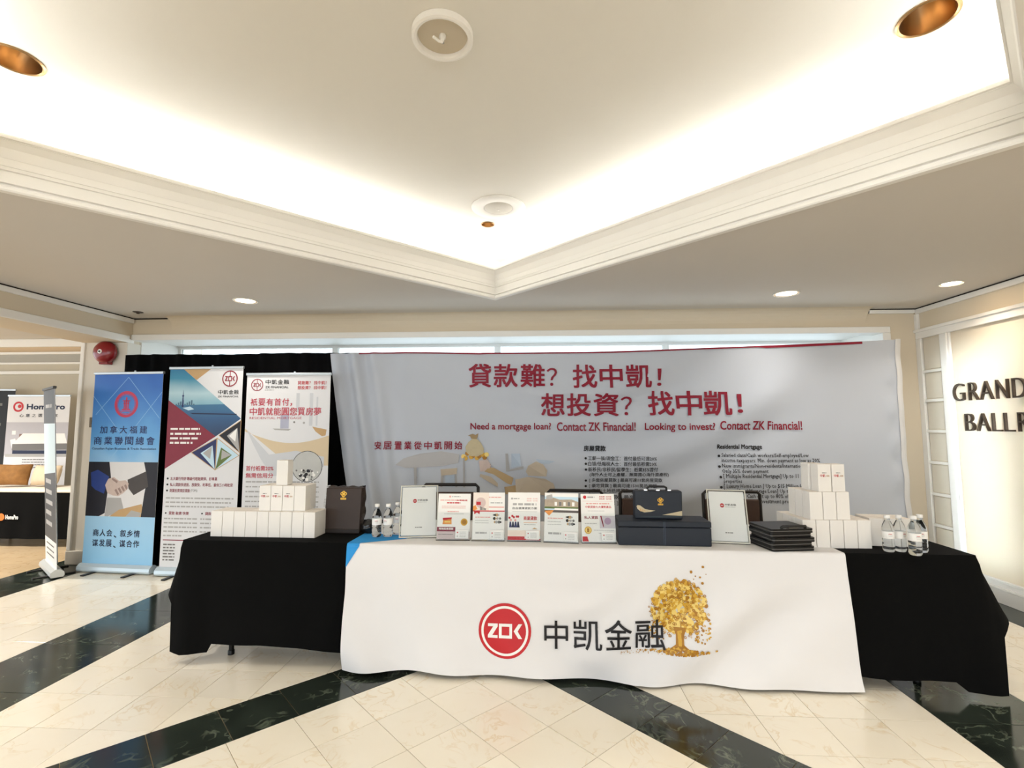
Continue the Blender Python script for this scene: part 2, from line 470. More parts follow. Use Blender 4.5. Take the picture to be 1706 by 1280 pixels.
# ------------------------------------------------------------------ walls
# back wall: header over a wide bay and the return beside it
mb = MB()
mb.box(3.56, XR + 0.1, YB, YB + 0.12, 0, HC)                       # return on the right
mb.box(XL, 3.56, YB, YB + 0.12, 2.49, HC)                          # header
for k in range(6):                                                 # plaster curve from header to ceiling
    a0, a1 = k * PI / 12, (k + 1) * PI / 12; r = 0.13
    f = lambda a: (YB - r + r * math.cos(a), HC - r + r * math.sin(a))
    (ya, za), (yb, zb) = f(a0), f(a1)
    mb.add([(-4.1, ya, za), (3.36, ya, za), (3.36, yb, zb), (-4.1, yb, zb)], [(0, 1, 2, 3)])
struct('wall_back', mb, M_wallb, 'beige back wall with a wide header above the window bay', smooth=30)
mb = MB()                                                          # white casing of the bay
mb.box(XL, 3.58, YB - 0.025, YB + 0.14, 2.43, 2.495, bev=0.006)
mb.box(3.50, 3.58, YB - 0.025, YB + 0.14, 0, 2.43, bev=0.006)
mb.box(XL, 3.52, YB + 0.14, 6.03, 2.475, 2.50)
struct('trim_2', mb, M_white, 'white casing and soffit of the window bay')
mb = MB(); mb.box(XL - 0.08, XL + 0.006, YB + 0.125, 6.0, 0, 2.475); mb.box(3.52, 3.6, YB + 0.12, 6.0, 0, 2.475)
struct('wall_bay', mb, M_white, 'white side walls of the window bay')
# window band at the back of the bay
mb = MB()
mb.box(XL, 3.52, 5.96, 6.03, 2.445, 2.475); mb.box(XL, 3.52, 5.96, 6.03, 0.0, 0.5)
NW = 4
for i in range(NW + 1):
    x = XL + (3.52 - XL) * i / NW
    mb.box(max(XL, x - 0.035), min(3.52, x + 0.035), 5.965, 6.02, 0.5, 2.45)
w = struct('window_1', mb, M_white, 'white framed window band behind the black drape and the banner')
for i in range(NW):
    a = XL + (3.52 - XL) * i / NW + 0.035; b = XL + (3.52 - XL) * (i + 1) / NW - 0.035
    MB().box(a, b, 5.985, 5.995, 0.5, 2.447).build('pane', M_glass, w)

# right wall with the ladder panel
mb = MB(); mb.box(XR, XR + 0.12, YF, YB + 0.12, 0, HC)
wr = struct('wall_right', mb, M_wallr, 'cream right wall carrying the ballroom sign')
mb = MB()
mb.box(XR - 0.028, XR, YF, YB, 2.36, 2.44, bev=0.006); mb.box(XR - 0.045, XR, YF, YB, 2.425, 2.455, bev=0.005)
mb.box(XR - 0.028, XR, 5.185, YB, 0.19, 2.36, bev=0.005)
mb.box(XR - 0.034, XR, 4.865, 4.945, 0.19, 2.36, bev=0.006)
for z in (2.02, 1.73, 1.43, 1.125, 0.82, 0.52):
    mb.box(XR - 0.026, XR, 4.945, 5.185, z - 0.014, z + 0.014, bev=0.004)
mb.box(XR - 0.02, XR, 4.845, 4.866, 0.19, 2.36, bev=0.004)
struct('trim_3', mb, M_white, 'white ladder shaped panel moulding on the right wall')
pm = mat('panel_paint', (214, 204, 186), 0.6, var=0.02)
for za, zb in zip((2.034, 1.744, 1.444, 1.139, 0.834, 0.534, 0.20), (2.355, 2.006, 1.716, 1.416, 1.111, 0.806, 0.506)):
    MB().box(XR - 0.012, XR, 4.955, 5.175, za + 0.008, zb - 0.008, bev=0.004).build('panel', pm, wr)
mb = MB()
for a, b, d in ((0, 0.115, 0.022), (0.115, 0.135, 0.03), (0.135, 0.172, 0.018), (0.172, 0.195, 0.026)):
    mb.box(XR - d, XR, YF, YB, a, b, bev=0.004)
struct('baseboard_right', mb, M_white, 'white stepped baseboard along the right wall')
mb = MB(); mb.box(3.58, XR - 0.03, YB - 0.02, YB, 0, 0.17, bev=0.004)
struct('baseboard_back', mb, M_white, 'white baseboard on the short back wall return')
mb = MB()                                                          # dark strips painted for the shade in the gaps between walls and ceiling
mb.box(XR - 0.02, XR - 0.002, YF, YB, HC - 0.012, HC - 0.001); mb.box(3.40, XR - 0.02, YB - 0.018, YB - 0.002, HC - 0.012, HC - 0.001)
mb.box(XL + 0.002, XL + 0.018, YF, YB - 0.02, HC - 0.012, HC - 0.001); mb.box(XL + 0.002, -4.15, YB - 0.018, YB - 0.002, HC - 0.012, HC - 0.001)
struct('trim_4', mb, M_gap, 'dark strip painted as the shade in the gap between walls and ceiling')
mb = MB(); mb.box(XR - 0.03, XR, YF, YB - 0.02, HC - 0.06, HC - 0.013, bev=0.005); mb.box(3.38, XR - 0.03, YB - 0.03, YB, HC - 0.05, HC - 0.013, bev=0.005)
mb.box(XL, XL + 0.03, YF, YB - 0.02, HC - 0.06, HC - 0.013, bev=0.005)
mb.box(XR - 0.03, XR, YB - 0.04, YB, 2.455, HC - 0.06, bev=0.004)
struct('trim_5', mb, M_white, 'slim picture rail under the ceiling gap')

# left lintel, pillar and the neighbouring room
mb = MB(); mb.box(-5.05, XL, YF, YB + 0.1, 2.40, HC + 0.05)
struct('wall_left', mb, M_wallb, 'beige lintel over the opening to the neighbouring room')
mb = MB(); mb.box(XL, XL + 0.022, YF, YB - 0.06, 2.40, 2.475, bev=0.006)
struct('trim_6', mb, M_white, 'white moulding along the lintel edge')
mb = MB(); mb.box(-5.05, XL, 5.19, 5.75, 0, 2.40); mb.box(-5.05, -5.0, 5.75, 7.0, 0, HC + 0.3)
struct('wall_pillar', mb, mat('pillar_paint', (222, 214, 200), 0.7, var=0.02, bump=0.04, bscale=180), 'pale pillar carrying the red fire bell')
mb = MB(); mb.box(-5.075, -5.03, 5.17, 5.24, 0.15, 2.40, bev=0.005)
mb.box(XL - 0.012, XL + 0.012, 5.178, 5.26, 2.40, 2.44)
struct('trim_7', mb, M_white, 'white corner strip of the pillar')
mb = MB(); mb.box(-5.08, XL + 0.02, 5.165, 5.30, 0, 0.15, bev=0.01)
struct('baseboard_pillar', mb, mat('stone_base', (206, 198, 184), 0.4), 'pale stone base of the pillar')
mb = MB(); mb.box(-12, -5.05, 7.0, 7.1, 0, 3.1)
struct('wall_far', mb, mat('far_wall_paint', (196, 186, 166), 0.8, var=0.02), 'beige far wall of the neighbouring room')
mb = MB(); mb.box(-12, -5.0, YF, 7.1, 2.78, 2.85)
struct('ceiling_far', mb, M_ceil, 'ceiling of the neighbouring room')
mb = MB()
mb.box(-12, -5.05, 6.93, 7.0, 2.66, 2.78, bev=0.01); mb.box(-12, -5.05, 6.95, 7.0, 2.55, 2.585, bev=0.006)
mb.box(-12, -5.05, 6.97, 7.0, 2.40, 2.43, bev=0.006); mb.box(-12, -5.05, 6.955, 7.0, 2.25, 2.30, bev=0.008)
struct('trim_8', mb, M_white, 'white cornice bands on the far wall')
mb = MB(); mb.box(-12, -5.05, 6.985, 7.0, 2.586, 2.66, 0); mb.box(-12, -5.05, 6.985, 7.0, 2.43, 2.55, 1)
struct('trim_9', mb, [mat('tan_frieze', (206, 180, 146), 0.8), mat('grey_frieze', (172, 168, 158), 0.8)], 'tan and grey frieze between the cornice bands')

# ------------------------------------------------------------------ ceiling fixtures
def downlight(x, y, z, r, lens, label, lens_r=0.86, power=0, lens_up=0.012, group='recessed downlights', tilt=None):
    t0 = thing('downlight', label, 'downlight', (x, y, z), 0, group)
    MB().lathe([(r * 1.12, -0.001), (r * 1.12, -0.006), (r * 1.05, -0.009), (r * 0.97, -0.005), (r * 0.95, 0.0)], 32).build('ring', M_white if lens is not M_gold else M_gold, t0, 40)
    MB().lathe([(r * 0.95, -0.006), (r * 0.9, -0.004), (r * lens_r, -0.003)], 32).build('reflector', M_gold, t0, 60)
    MB().lathe([(0.0005, -0.0035), (r * lens_r, -0.0035)], 32).build('lens', lens, t0)
    if power:
        l2 = bpy.data.lights.new('downlight_lamp', 'AREA'); l2.shape = 'DISK'; l2.size = r * 1.4; l2.energy = power; l2.color = (1.0, 0.95, 0.88); l2.spread = R(120)
        lo = link('downlight_lamp', l2, t0, (0, 0, -0.02))
    return t0
downlight(-2.82, 4.535, HC, 0.10, M_lamp, 'lit oval looking downlight left of the coffer point', power=4)
downlight(2.236, 4.561, HC, 0.10, M_lamp, 'lit downlight right of the coffer point', power=4)
downlight(3.467, 4.307, HC, 0.075, M_lampb, 'glaring bright downlight beside the right wall', power=4.5)
downlight(-3.7, 2.2, HC, 0.10, M_lamp, 'added unseen downlight over the walkway left of the photographer', power=15)  # this and the next three are unseen, added to brighten the hall
downlight(3.0, 1.6, HC, 0.10, M_lamp, 'added unseen downlight near the right wall beside the photographer', power=12)
downlight(-2.6, -0.3, HC, 0.10, M_lamp, 'added unseen downlight behind the photographer on the left', power=30)
downlight(1.8, -0.3, HC, 0.10, M_lamp, 'added unseen downlight behind the photographer on the right', power=30)
downlight(-6.4, 4.6, 2.78, 0.10, M_lamp, 'added unseen downlight in the neighbouring room near the lintel', power=45)  # unseen pair, added to brighten the dim neighbouring room
downlight(-8.6, 5.0, 2.78, 0.10, M_lamp, 'added unseen downlight deeper in the neighbouring room', power=45)

def gimbal(x, y, r, label):
    """deep unlit brass can, sunk into the coffer plate"""
    t0 = thing('coffer_downlight', label, 'downlight', (x, y, HT), 0, 'unlit brass downlights in the coffer')
    MB().lathe([(r * 1.12, -0.0005), (r * 1.12, -0.005), (r * 1.04, -0.008), (r * 0.975, -0.004), (r * 0.97, 0.004)], 32).build('ring', M_gold, t0, 40)
    MB().lathe([(r * 0.972, 0.0), (r * 0.94, 0.03), (r * 0.80, r * 0.75), (r * 0.62, r * 1.05)], 32).build('reflector', M_gold, t0, 60)
    MB().lathe([(0.0005, r * 1.04), (r * 0.64, r * 1.04)], 32).build('dark_lens', mat('dark_lens', (40, 26, 16), 0.4), t0)
gimbal(-2.49, 2.09, 0.10, 'unlit brass downlight at the left edge of the photo')
gimbal(1.66, 2.08, 0.10, 'unlit brass downlight in the right part of the coffer')
gimbal(-0.445, 4.15, 0.052, 'small unlit brass downlight below the ceiling speaker')

t0 = thing('ceiling_speaker', 'white round ceiling speaker near the coffer point', 'speaker', (-0.325, 3.82, HT))
MB().lathe([(0.215, -0.001), (0.215, -0.008), (0.20, -0.014), (0.118, -0.012), (0.112, -0.008)], 40).build('bezel', M_white, t0, 40)
MB().lathe([(0.112, -0.009), (0.09, -0.018), (0.05, -0.022), (0.001, -0.023)], 40).build('grille', mat('speaker_grille', (206, 200, 188), 0.6, bump=0.4, bscale=300), t0, 60)
MB().lathe([(0.008, -0.022), (0.008, -0.026), (0.001, -0.027)], 12).build('grille_screw', M_white, t0, 40)
t0 = thing('ceiling_plate', 'round white ceiling plate with a small sprinkler at the coffer centre', 'sprinkler', (-0.425, 2.05, HT))
MB().lathe([(0.135, -0.001), (0.135, -0.03), (0.125, -0.034), (0.113, -0.03), (0.110, -0.008)], 40).build('rim', M_white, t0, 40)
MB().lathe([(0.110, -0.010), (0.001, -0.010)], 40).build('plate', mat('plate_paint', (206, 194, 172), 0.7), t0)
mb = MB(); mb.lathe([(0.016, -0.010), (0.016, -0.02), (0.008, -0.03), (0.008, -0.045)], 14); mb.tube([(0, 0, -0.04), (-0.012, -0.02, -0.052), (-0.03, -0.05, -0.056)], 0.006, 8)
mb.build('sprinkler_head', M_white, t0, 40)
t0 = thing('dark_sprinkler', 'small dark recessed sprinkler in the lower ceiling above the fire bell', 'sprinkler', (-4.235, 4.935, HC))
MB().lathe([(0.048, -0.0005), (0.048, -0.004), (0.035, -0.006)], 24).build('rim', mat('dark_bronze', (66, 54, 46), 0.4, 0.6), t0, 40)
MB().lathe([(0.036, -0.005), (0.02, -0.008), (0.012, -0.02), (0.001, -0.022)], 18).build('head', mat('dark_bronze'), t0, 40)
# ------------------------------------------------------------------ print colours
P_red = mat('print_red', (196, 32, 40), 0.5, var=0.02)
P_maroon = mat('print_maroon', (138, 8, 40), 0.6, var=0.03)
P_white = mat('print_white', (244, 242, 238), 0.5, var=0.01)
P_black = mat('print_black', (26, 24, 28), 0.6, var=0.02)
P_grey = mat('print_grey', (120, 118, 116), 0.6, var=0.02)
P_lgrey = mat('print_light_grey', (176, 174, 172), 0.6, var=0.02)
P_navy = mat('print_navy', (24, 34, 66), 0.5, var=0.03)
P_ink = mat('print_blue_ink', (36, 46, 96), 0.5, var=0.03)
P_gold = mat('print_gold', (212, 164, 52), 0.5, var=0.1, scale=60)
P_gold2 = mat('print_dark_gold', (170, 116, 22), 0.5, var=0.1, scale=60)
P_gold3 = mat('print_pale_gold', (238, 208, 118), 0.5, var=0.05, scale=60)
P_tan = mat('print_tan', (196, 160, 112), 0.5, var=0.06)
P_skin = mat('print_skin', (206, 186, 176), 0.5, var=0.08, scale=30)
P_skin2 = mat('print_skin_shade', (156, 132, 124), 0.5, var=0.08, scale=30)
P_suit = mat('print_suit', (26, 26, 36), 0.5, var=0.1, scale=14)
P_green = mat('print_green', (96, 116, 58), 0.5, var=0.2, scale=40)
P_sky = mat('print_sky', (196, 222, 236), 0.5, var=0.04)
M_alu = mat('brushed_aluminium', (196, 202, 206), 0.35, 0.8, var=0.04, scale=40)
M_plast = mat('black_plastic', (22, 22, 23), 0.4)
M_acr = mat('clear_acrylic', (250, 252, 252), 0.03, var=0, trans=1.0, ior=1.12)
M_paper = mat('white_card', (240, 238, 234), 0.55, var=0.01)

def zok_logo(c, x, z, r, disc, mark, ring=None, layer=3, filled=True, m_bg=None):
    """round monogram: disc (or ring) with Z, a square O and K"""
    if filled:
        c.disc(x, z, r, disc, layer, 64)
        if ring: c.ring(x, z, r * 0.805, r * 0.895, ring, layer + 1, 64)
        hw, hh = 0.64 * r, 0.26 * r
    else:
        c.ring(x, z, r * 0.86, r, disc, layer, 48)
        hw, hh = 0.62 * r, 0.30 * r
        c.rect(x - 0.05 * r, x + 0.05 * r, z + hh, z + 0.9 * r, disc, layer); c.rect(x - 0.05 * r, x + 0.05 * r, z - 0.9 * r, z - hh, disc, layer)
    t = 0.105 * r; L = layer + 2
    # Z
    a, b = x - hw, x - 0.27 * r
    c.shape([(a, z + hh), (b, z + hh), (b, z + hh - t), (a, z + hh - t)], mark, L)
    c.shape([(a, z - hh + t), (b, z - hh + t), (b, z - hh), (a, z - hh)], mark, L)
    c.shape([(b - 0.17 * r, z + hh - t), (b, z + hh - t), (a + 0.17 * r, z - hh + t), (a, z - hh + t)], mark, L)
    # square O
    a, b = x - 0.22 * r, x + 0.28 * r
    c.rect(a, b, z + hh - t, z + hh, mark, L); c.rect(a, b, z - hh, z - hh + t, mark, L)
    c.rect(a, a + t, z - hh + t, z + hh - t, mark, L); c.rect(b - t, b, z - hh + t, z + hh - t, mark, L)
    # K as an open arrow
    a, b = x + 0.34 * r, x + 0.66 * r
    c.shape([(a, z), (b - 0.14 * r, z + hh), (b, z + hh), (a + 0.15 * r, z)], mark, L)
    c.shape([(a, z), (a + 0.15 * r, z), (b, z - hh), (b - 0.14 * r, z - hh)], mark, L)

# ------------------------------------------------------------------ tables and cloths
TX, TY, TR = 0.08, 3.08, R(-1.45)
def tw(x, y, z=0.0):
    return (TX + x * math.cos(TR) - y * math.sin(TR), TY + x * math.sin(TR) + y * math.cos(TR), z)
M_tab = mat('grey_table_top', (120, 112, 104), 0.5)
M_leg = mat('black_table_leg', (20, 20, 20), 0.35, 0.5)
for (a, b, lab) in ((-2.37, -0.80, 'folding table under the left part of the black cloth'), (-0.79, 0.79, 'folding table hidden under the white cloth'),
                    (0.80, 2.37, 'folding table under the right part of the black cloth')):
    t0 = thing('folding_table', lab, 'table', tw((a + b) / 2, 0), TR, 'folding tables in a row')
    h = (b - a) / 2
    MB().box(-h, h, 0.0, 0.76, 0.715, 0.745, bev=0.005).build('table_top', M_tab, t0)
    for sx in (-1, 1):
        for y in (0.13, 0.63):
            x = sx * (h - 0.27)
            MB().tube([(x, y, 0.716), (x, y, 0.02)], 0.016, 10).lathe([(0.020, 0.0), (0.020, 0.025), (0.016, 0.03)], 10, (x, y, 0), cap=True).build('leg', M_leg, t0, 40)
        MB().tube([(sx * (h - 0.27), 0.13, 0.3), (sx * (h - 0.27), 0.63, 0.3)], 0.011, 8).build('brace', M_leg, t0, 40)

def lerp(a, b, t): return a + (b - a) * t
def skirt(mb, st, z_top, nv=14, sub=8, wav=0.008, freq=22.0, seed=0, m=0):
    """st: (x, y, nx, ny, out, zb); hanging strip of cloth along these stations"""
    cols = []
    s_acc = 0
    for k in range(len(st) - 1):
        A, B = st[k], st[k + 1]
        L2 = math.hypot(B[0] - A[0], B[1] - A[1]); n = max(2, int(L2 * sub) + 2)
        for i in range(n if k < len(st) - 2 else n + 1):
            t = i / n; t2 = t * t * (3 - 2 * t)
            cols.append([lerp(A[q], B[q], t) for q in range(2)] + [lerp(A[q], B[q], t2) for q in range(2, 6)] + [s_acc + L2 * t])
        s_acc += L2
    nu = len(cols)
    vs = []
    for j in range(nv + 1):
        v = j / nv
        for (x, y, nx, ny, out, zb, s) in cols:
            nl = math.hypot(nx, ny) or 1
            w = (math.sin(s * freq + seed) * 0.6 + math.sin(s * freq * 0.43 + 1.7 * seed) * 0.6) * wav * v
            r = 0.008 * min(1, v * nv / 1.0)
            d = r + out * (v ** 0.9) + w
            z = z_top - (z_top - zb) * v - (0.0 if j else 0)
            vs.append((x + nx / nl * d, y + ny / nl * d, z))
    fs = [(j * nu + i, j * nu + i + 1, (j + 1) * nu + i + 1, (j + 1) * nu + i) for j in range(nv) for i in range(nu - 1)]
    mb.add(vs, fs, m)

M_bcloth = mat('black_table_linen', (8, 8, 8), 0.95, var=0.15, scale=40, bump=0.15, bscale=500, spec=0.15)
M_wcloth = mat('white_table_linen', (232, 230, 230), 0.85, var=0.012, scale=8, bump=0.05, bscale=400, spec=0.2)
ZB = 0.752; ZW = 0.757
mb = MB()
mb.grid(lambda u, v: (lerp(-2.372, -0.80, u), lerp(-0.003, 0.763, v), ZB), 6, 4)
skirt(mb, [(-2.372, 0.763, -1, 0, 0.07, 0.44), (-2.372, 0.40, -1, 0, 0.09, 0.43), (-2.372, 0.12, -1, -0.1, 0.10, 0.42), (-2.372, 0.05, -1, -0.3, 0.095, 0.40),
           (-2.372, 0.015, -0.9, -0.6, 0.05, 0.36), (-2.37, -0.003, -0.7, -0.7, 0.035, 0.075), (-2.30, -0.003, -0.25, -1, 0.05, 0.068), (-2.16, -0.003, 0, -1, 0.02, 0.075), (-2.13, -0.003, 0, -1, 0.025, 0.128),
           (-1.75, -0.003, 0, -1, 0.03, 0.135), (-1.40, -0.003, 0, -1, 0.022, 0.11), (-1.285, -0.003, 0, -1, 0.012, 0.10), (-1.20, -0.003, 0, -1, -0.05, 0.10), (-0.80, -0.003, 0, -1, -0.06, 0.10)], ZB, seed=1.0)
mb.grid(lambda u, v: (lerp(-2.372, -0.80, u), 0.763 + 0.01 + 0.03 * v, ZB - 0.5 * v), 6, 4)
t0 = tag(mb.build('tablecloth', M_bcloth, None, 50), 'black tablecloth over the left table, under the white gift boxes', 'tablecloth', 'black tablecloths')
t0.location = (TX, TY, 0); t0.rotation_euler = (0, 0, TR)
mb = MB()
mb.grid(lambda u, v: (lerp(0.80, 2.372, u), lerp(-0.003, 0.763, v), ZB), 6, 4)
skirt(mb, [(0.80, -0.003, 0, -1, -0.06, 0.10), (1.57, -0.003, 0, -1, -0.05, 0.09), (1.66, -0.003, 0, -1, 0.012, 0.085), (1.80, -0.003, 0, -1, 0.02, 0.075), (2.0, -0.003, 0, -1, 0.024, 0.078), (2.19, -0.003, 0.0, -1, 0.03, 0.080),
           (2.25, -0.003, 0.1, -1, 0.03, 0.030), (2.34, -0.003, 0.35, -1, 0.06, 0.026), (2.37, 0.0, 0.8, -0.6, 0.09, 0.026), (2.372, 0.018, 1, -0.5, 0.10, 0.32), (2.372, 0.05, 1, -0.25, 0.15, 0.38), (2.372, 0.12, 1, -0.1, 0.20, 0.39),
           (2.372, 0.40, 1, 0, 0.20, 0.42), (2.372, 0.763, 1, 0, 0.16, 0.43)], ZB, seed=2.2)
mb.grid(lambda u, v: (lerp(0.80, 2.372, u), 0.763 + 0.01 + 0.03 * v, ZB - 0.5 * v), 6, 4)
t0 = tag(mb.build('tablecloth', M_bcloth, None, 50), 'black tablecloth over the right table, beside the GRAND BALLROOM wall', 'tablecloth', 'black tablecloths')
t0.location = (TX, TY, 0); t0.rotation_euler = (0, 0, TR)

# white printed cloth across the middle
WX0, WX1 = -1.272, 1.652
def wfront(x, z):
    """y of the hanging front at height z"""
    v = max(0.0, (ZW - z) / 0.74)
    u = (x - WX0) / (WX1 - WX0)
    y = -0.034 - 0.018 * min(1.0, v * 4) - 0.012 * v
    d = x - 0.05
    f = 0.0
    f += 0.010 * math.sin(7.5 * (d * 1.1 + 1.25 * (ZW - z)) + 0.4) * math.exp(-((u - 0.80) / 0.20) ** 2)
    f += 0.009 * math.sin(15 * (d * 0.8 + 0.9 * (ZW - z)) + 1.0) * math.exp(-((u - 0.70) / 0.22) ** 2)
    q = math.hypot(d - 0.02, (ZW + 0.10 - z) * 0.9)
    f += 0.010 * math.sin(q * 26) * math.exp(-((q - 0.32) / 0.17) ** 2) * math.exp(-((u - 0.52) / 0.18) ** 2)
    f += 0.012 * math.sin(9.0 * (d * 1.0 - 0.9 * (ZW - z)) + 2.0) * math.exp(-((u - 0.03) / 0.10) ** 2)
    f += 0.008 * math.sin(12 * d + 9 * z) * math.exp(-((v - 0.95) / 0.2) ** 2) * (1 if u < 0.6 else 0.6)
    y += 2.3 * f * min(1.0, v * 2.2) * min(1.0, v * 2.2)
    return y
def wbot(u): return 0.020 + 0.006 * math.sin(5.5 * u + 0.4) + 0.004 * math.sin(17 * u)
def wedge(u, v): return lerp(WX0, WX1, u) + (0.09 * v * v if u > 0.97 else 0) * ((u - 0.97) / 0.03) + (-0.004 * v if u < 0.03 else 0)
mb = MB()
def topf(u, v):
    y = lerp(-0.020, 0.775, v); return (lerp(WX0, WX1, u), y, ZW)
mb.grid(topf, 40, 12)
NFU, NFV = 110, 44
def frontf(u, v):
    if v < 0.06:
        a = v / 0.06 * PI / 2
        return (lerp(WX0, WX1, u), -0.020 - 0.014 * math.sin(a), ZW - 0.014 * (1 - math.cos(a)))
    vv = (v - 0.06) / 0.94
    zz = lerp(ZW - 0.014, wbot(u), vv); x = lerp(WX0, WX1, u) + 0.055 * vv * vv * max(0, (u - 0.86) / 0.14) ** 1.5
    return (x, wfront(lerp(WX0, WX1, u), zz), zz)
mb.grid(frontf, NFU, NFV)
mb.grid(lambda u, v: (lerp(WX0, WX1, u), 0.775 + 0.01 * v, ZW - 0.45 * v), 20, 4)
wc = thing('printed_tablecloth', 'white printed tablecloth with red round logo and gold money tree', 'tablecloth', (TX, TY, 0), TR)
mb.build('cloth', M_wcloth, wc, 60)
# print on the hanging front
def WF(px, py):
    """pixel -> local (x, z) on the cloth front"""
    r = _ray(px, py)
    n = (-math.sin(TR), math.cos(TR)); d = (TX * n[0] + TY * n[1]) - 0.06
    t = d / (r[0] * n[0] + r[1] * n[1])
    X, Y, Z = t * r[0], t * r[1], CAM_H + t * r[2]
    return ((X - TX) * math.cos(TR) + (Y - TY) * math.sin(TR), Z)
c = Canvas(lambda x, z, l: (x, wfront(x, z) - l - 0.0025, z)); c.lift = 0.0008
lx, lz = WF(841, 1051); rx, _ = WF(885, 1051); r0 = rx - lx
def fine_disc(x, z, r, m, layer, r1=0.0):
    for k in range(48):
        a, b = 2 * PI * k / 48, 2 * PI * (k + 1) / 48
        for q in range(6):
            ra, rb = r1 + (r - r1) * q / 6, r1 + (r - r1) * (q + 1) / 6
            pts = [(x + ra * math.cos(a), z + ra * math.sin(a)), (x + rb * math.cos(a), z + rb * math.sin(a)), (x + rb * math.cos(b), z + rb * math.sin(b)), (x + ra * math.cos(b), z + ra * math.sin(b))]
            if ra == 0: pts = pts[1:] + [pts[0]]; pts = [pts[3], pts[0], pts[1]]
            c.shape(pts, m, layer)
fine_disc(lx, lz, r0, P_red, 1)
fine_disc(lx, lz, r0 * 0.895, P_white, 2, r0 * 0.805)
def zok_mark(c, x, z, r, mark, L):
    t = 0.105 * r; hw, hh = 0.64 * r, 0.26 * r
    a, b = x - hw, x - 0.27 * r
    c.rect(a, b, z + hh - t, z + hh, mark, L); c.rect(a, b, z - hh, z - hh + t, mark, L)
    c.shape([(b - 0.17 * r, z + hh - t), (b, z + hh - t), (a + 0.17 * r, z - hh + t), (a, z - hh + t)], mark, L)
    a, b = x - 0.22 * r, x + 0.28 * r
    c.rect(a, b, z + hh - t, z + hh, mark, L); c.rect(a, b, z - hh, z - hh + t, mark, L)
    c.rect(a, a + t, z - hh + t, z + hh - t, mark, L); c.rect(b - t, b, z - hh + t, z + hh - t, mark, L)
    a, b = x + 0.34 * r, x + 0.66 * r
    c.shape([(a, z), (b - 0.14 * r, z + hh), (b, z + hh), (a + 0.15 * r, z)], mark, L)
    c.shape([(a, z), (a + 0.15 * r, z), (b, z - hh), (b - 0.14 * r, z - hh)], mark, L)
zok_mark(c, lx, lz, r0, P_white, 3)
lo = c.build('round_logo', wc); tag(lo, 'red disc with white ring and white ZOK monogram')
c = Canvas(lambda x, z, l: (x, wfront(x, z) - l - 0.0025, z)); c.lift = 0.0008
for ch, (x0, x1) in zip('中凯金融', ((907, 946), (956, 1002), (1008, 1052), (1059, 1107))):
    a = WF(x0, 1081); b = WF(x1, 1034)
    c.text(ch, a[0], b[0], a[1], b[1], P_black, 6, bold=0.006, res=4)
tag(c.build('lettering', wc), 'black Chinese lettering beside the round logo')
c = Canvas(lambda x, z, l: (x, wfront(x, z) - l - 0.0025, z)); c.lift = 0.0006
rn = random.Random(3)
def gold(): return rn.choice([P_gold, P_gold, P_gold3, P_gold2, P_gold3, P_gold3])
def blob(px, py, r, m, layer, n=9):
    x, z = WF(px, py); s = rn.uniform(0.75, 1.2); a = rn.uniform(0, 3)
    c.shape([(x + r * math.cos(2 * PI * i / n + a), z + r * s * math.sin(2 * PI * i / n + a)) for i in range(n)], m, layer)
# crown built from layered coin leaves
for k in range(620):
    a = rn.uniform(0, 2 * PI); q = math.sqrt(rn.uniform(0, 1))
    px = 1131 + 46 * q * math.cos(a); py = 1012 - 44 * q * math.sin(a)
    if py > 1040 and abs(px - 1131) > 36: continue
    blob(px, py, rn.uniform(0.006, 0.014), gold(), 1 + k * 3 / 620)
for k in range(240):
    a = rn.uniform(0, 2 * PI); q = rn.uniform(0.3, 1.12)
    px = 1131 + 46 * q * math.cos(a); py = 1014 - 44 * q * math.sin(a)
    c_x, c_z = WF(px, py); rr0 = rn.uniform(0.004, 0.009)
    c.ring(c_x, c_z, rr0 * 0.55, rr0, rn.choice([P_gold2, P_gold2, P_gold]), 4.2 + k / 240, 10)
for k in range(90):
    side = rn.choice([-1, 1]); px = 1131 + side * rn.uniform(24, 50); py = rn.uniform(1035, 1068)
    blob(px, py, rn.uniform(0.003, 0.006), rn.choice([P_gold, P_gold2]), 3)
tr = [(1122, 1046), (1143, 1046), (1138, 1060), (1138, 1072), (1150, 1082), (1112, 1082), (1125, 1072), (1126, 1058)]
c.shape([WF(*p) for p in tr], P_gold2, 3.5); c.shape([WF(*p) for p in [(1128, 1048), (1136, 1048), (1134, 1074), (1129, 1074)]], P_gold, 3.8)
for k in range(230):
    t = rn.gauss(0, 1); px = 1133 + t * 24; py = 1085 + rn.uniform(-8, 4) * math.exp(-t * t / 2)
    if px < 1195: blob(px, py, rn.uniform(0.003, 0.008), rn.choice([P_gold, P_gold2, P_gold2]), 3 + k / 300, 7)
for k in range(40): blob(rn.uniform(1030, 1110), 1086 + rn.uniform(-2, 4), rn.uniform(0.002, 0.004), P_tan, 3, 6)
for px, py, r in ((1172, 946, .008), (1152, 954, .008), (1167, 963, .006), (1159, 961, .004), (1156, 966, .003), (1146, 971, .006), (1171, 973, .008), (1163, 982, .013), (1151, 981, .010), (1143, 990, .009), (1177, 958, .003)):
    blob(px, py, r, P_gold2, 3)
tag(c.build('gold_tree', wc), 'printed golden money tree with scattered coin leaves')
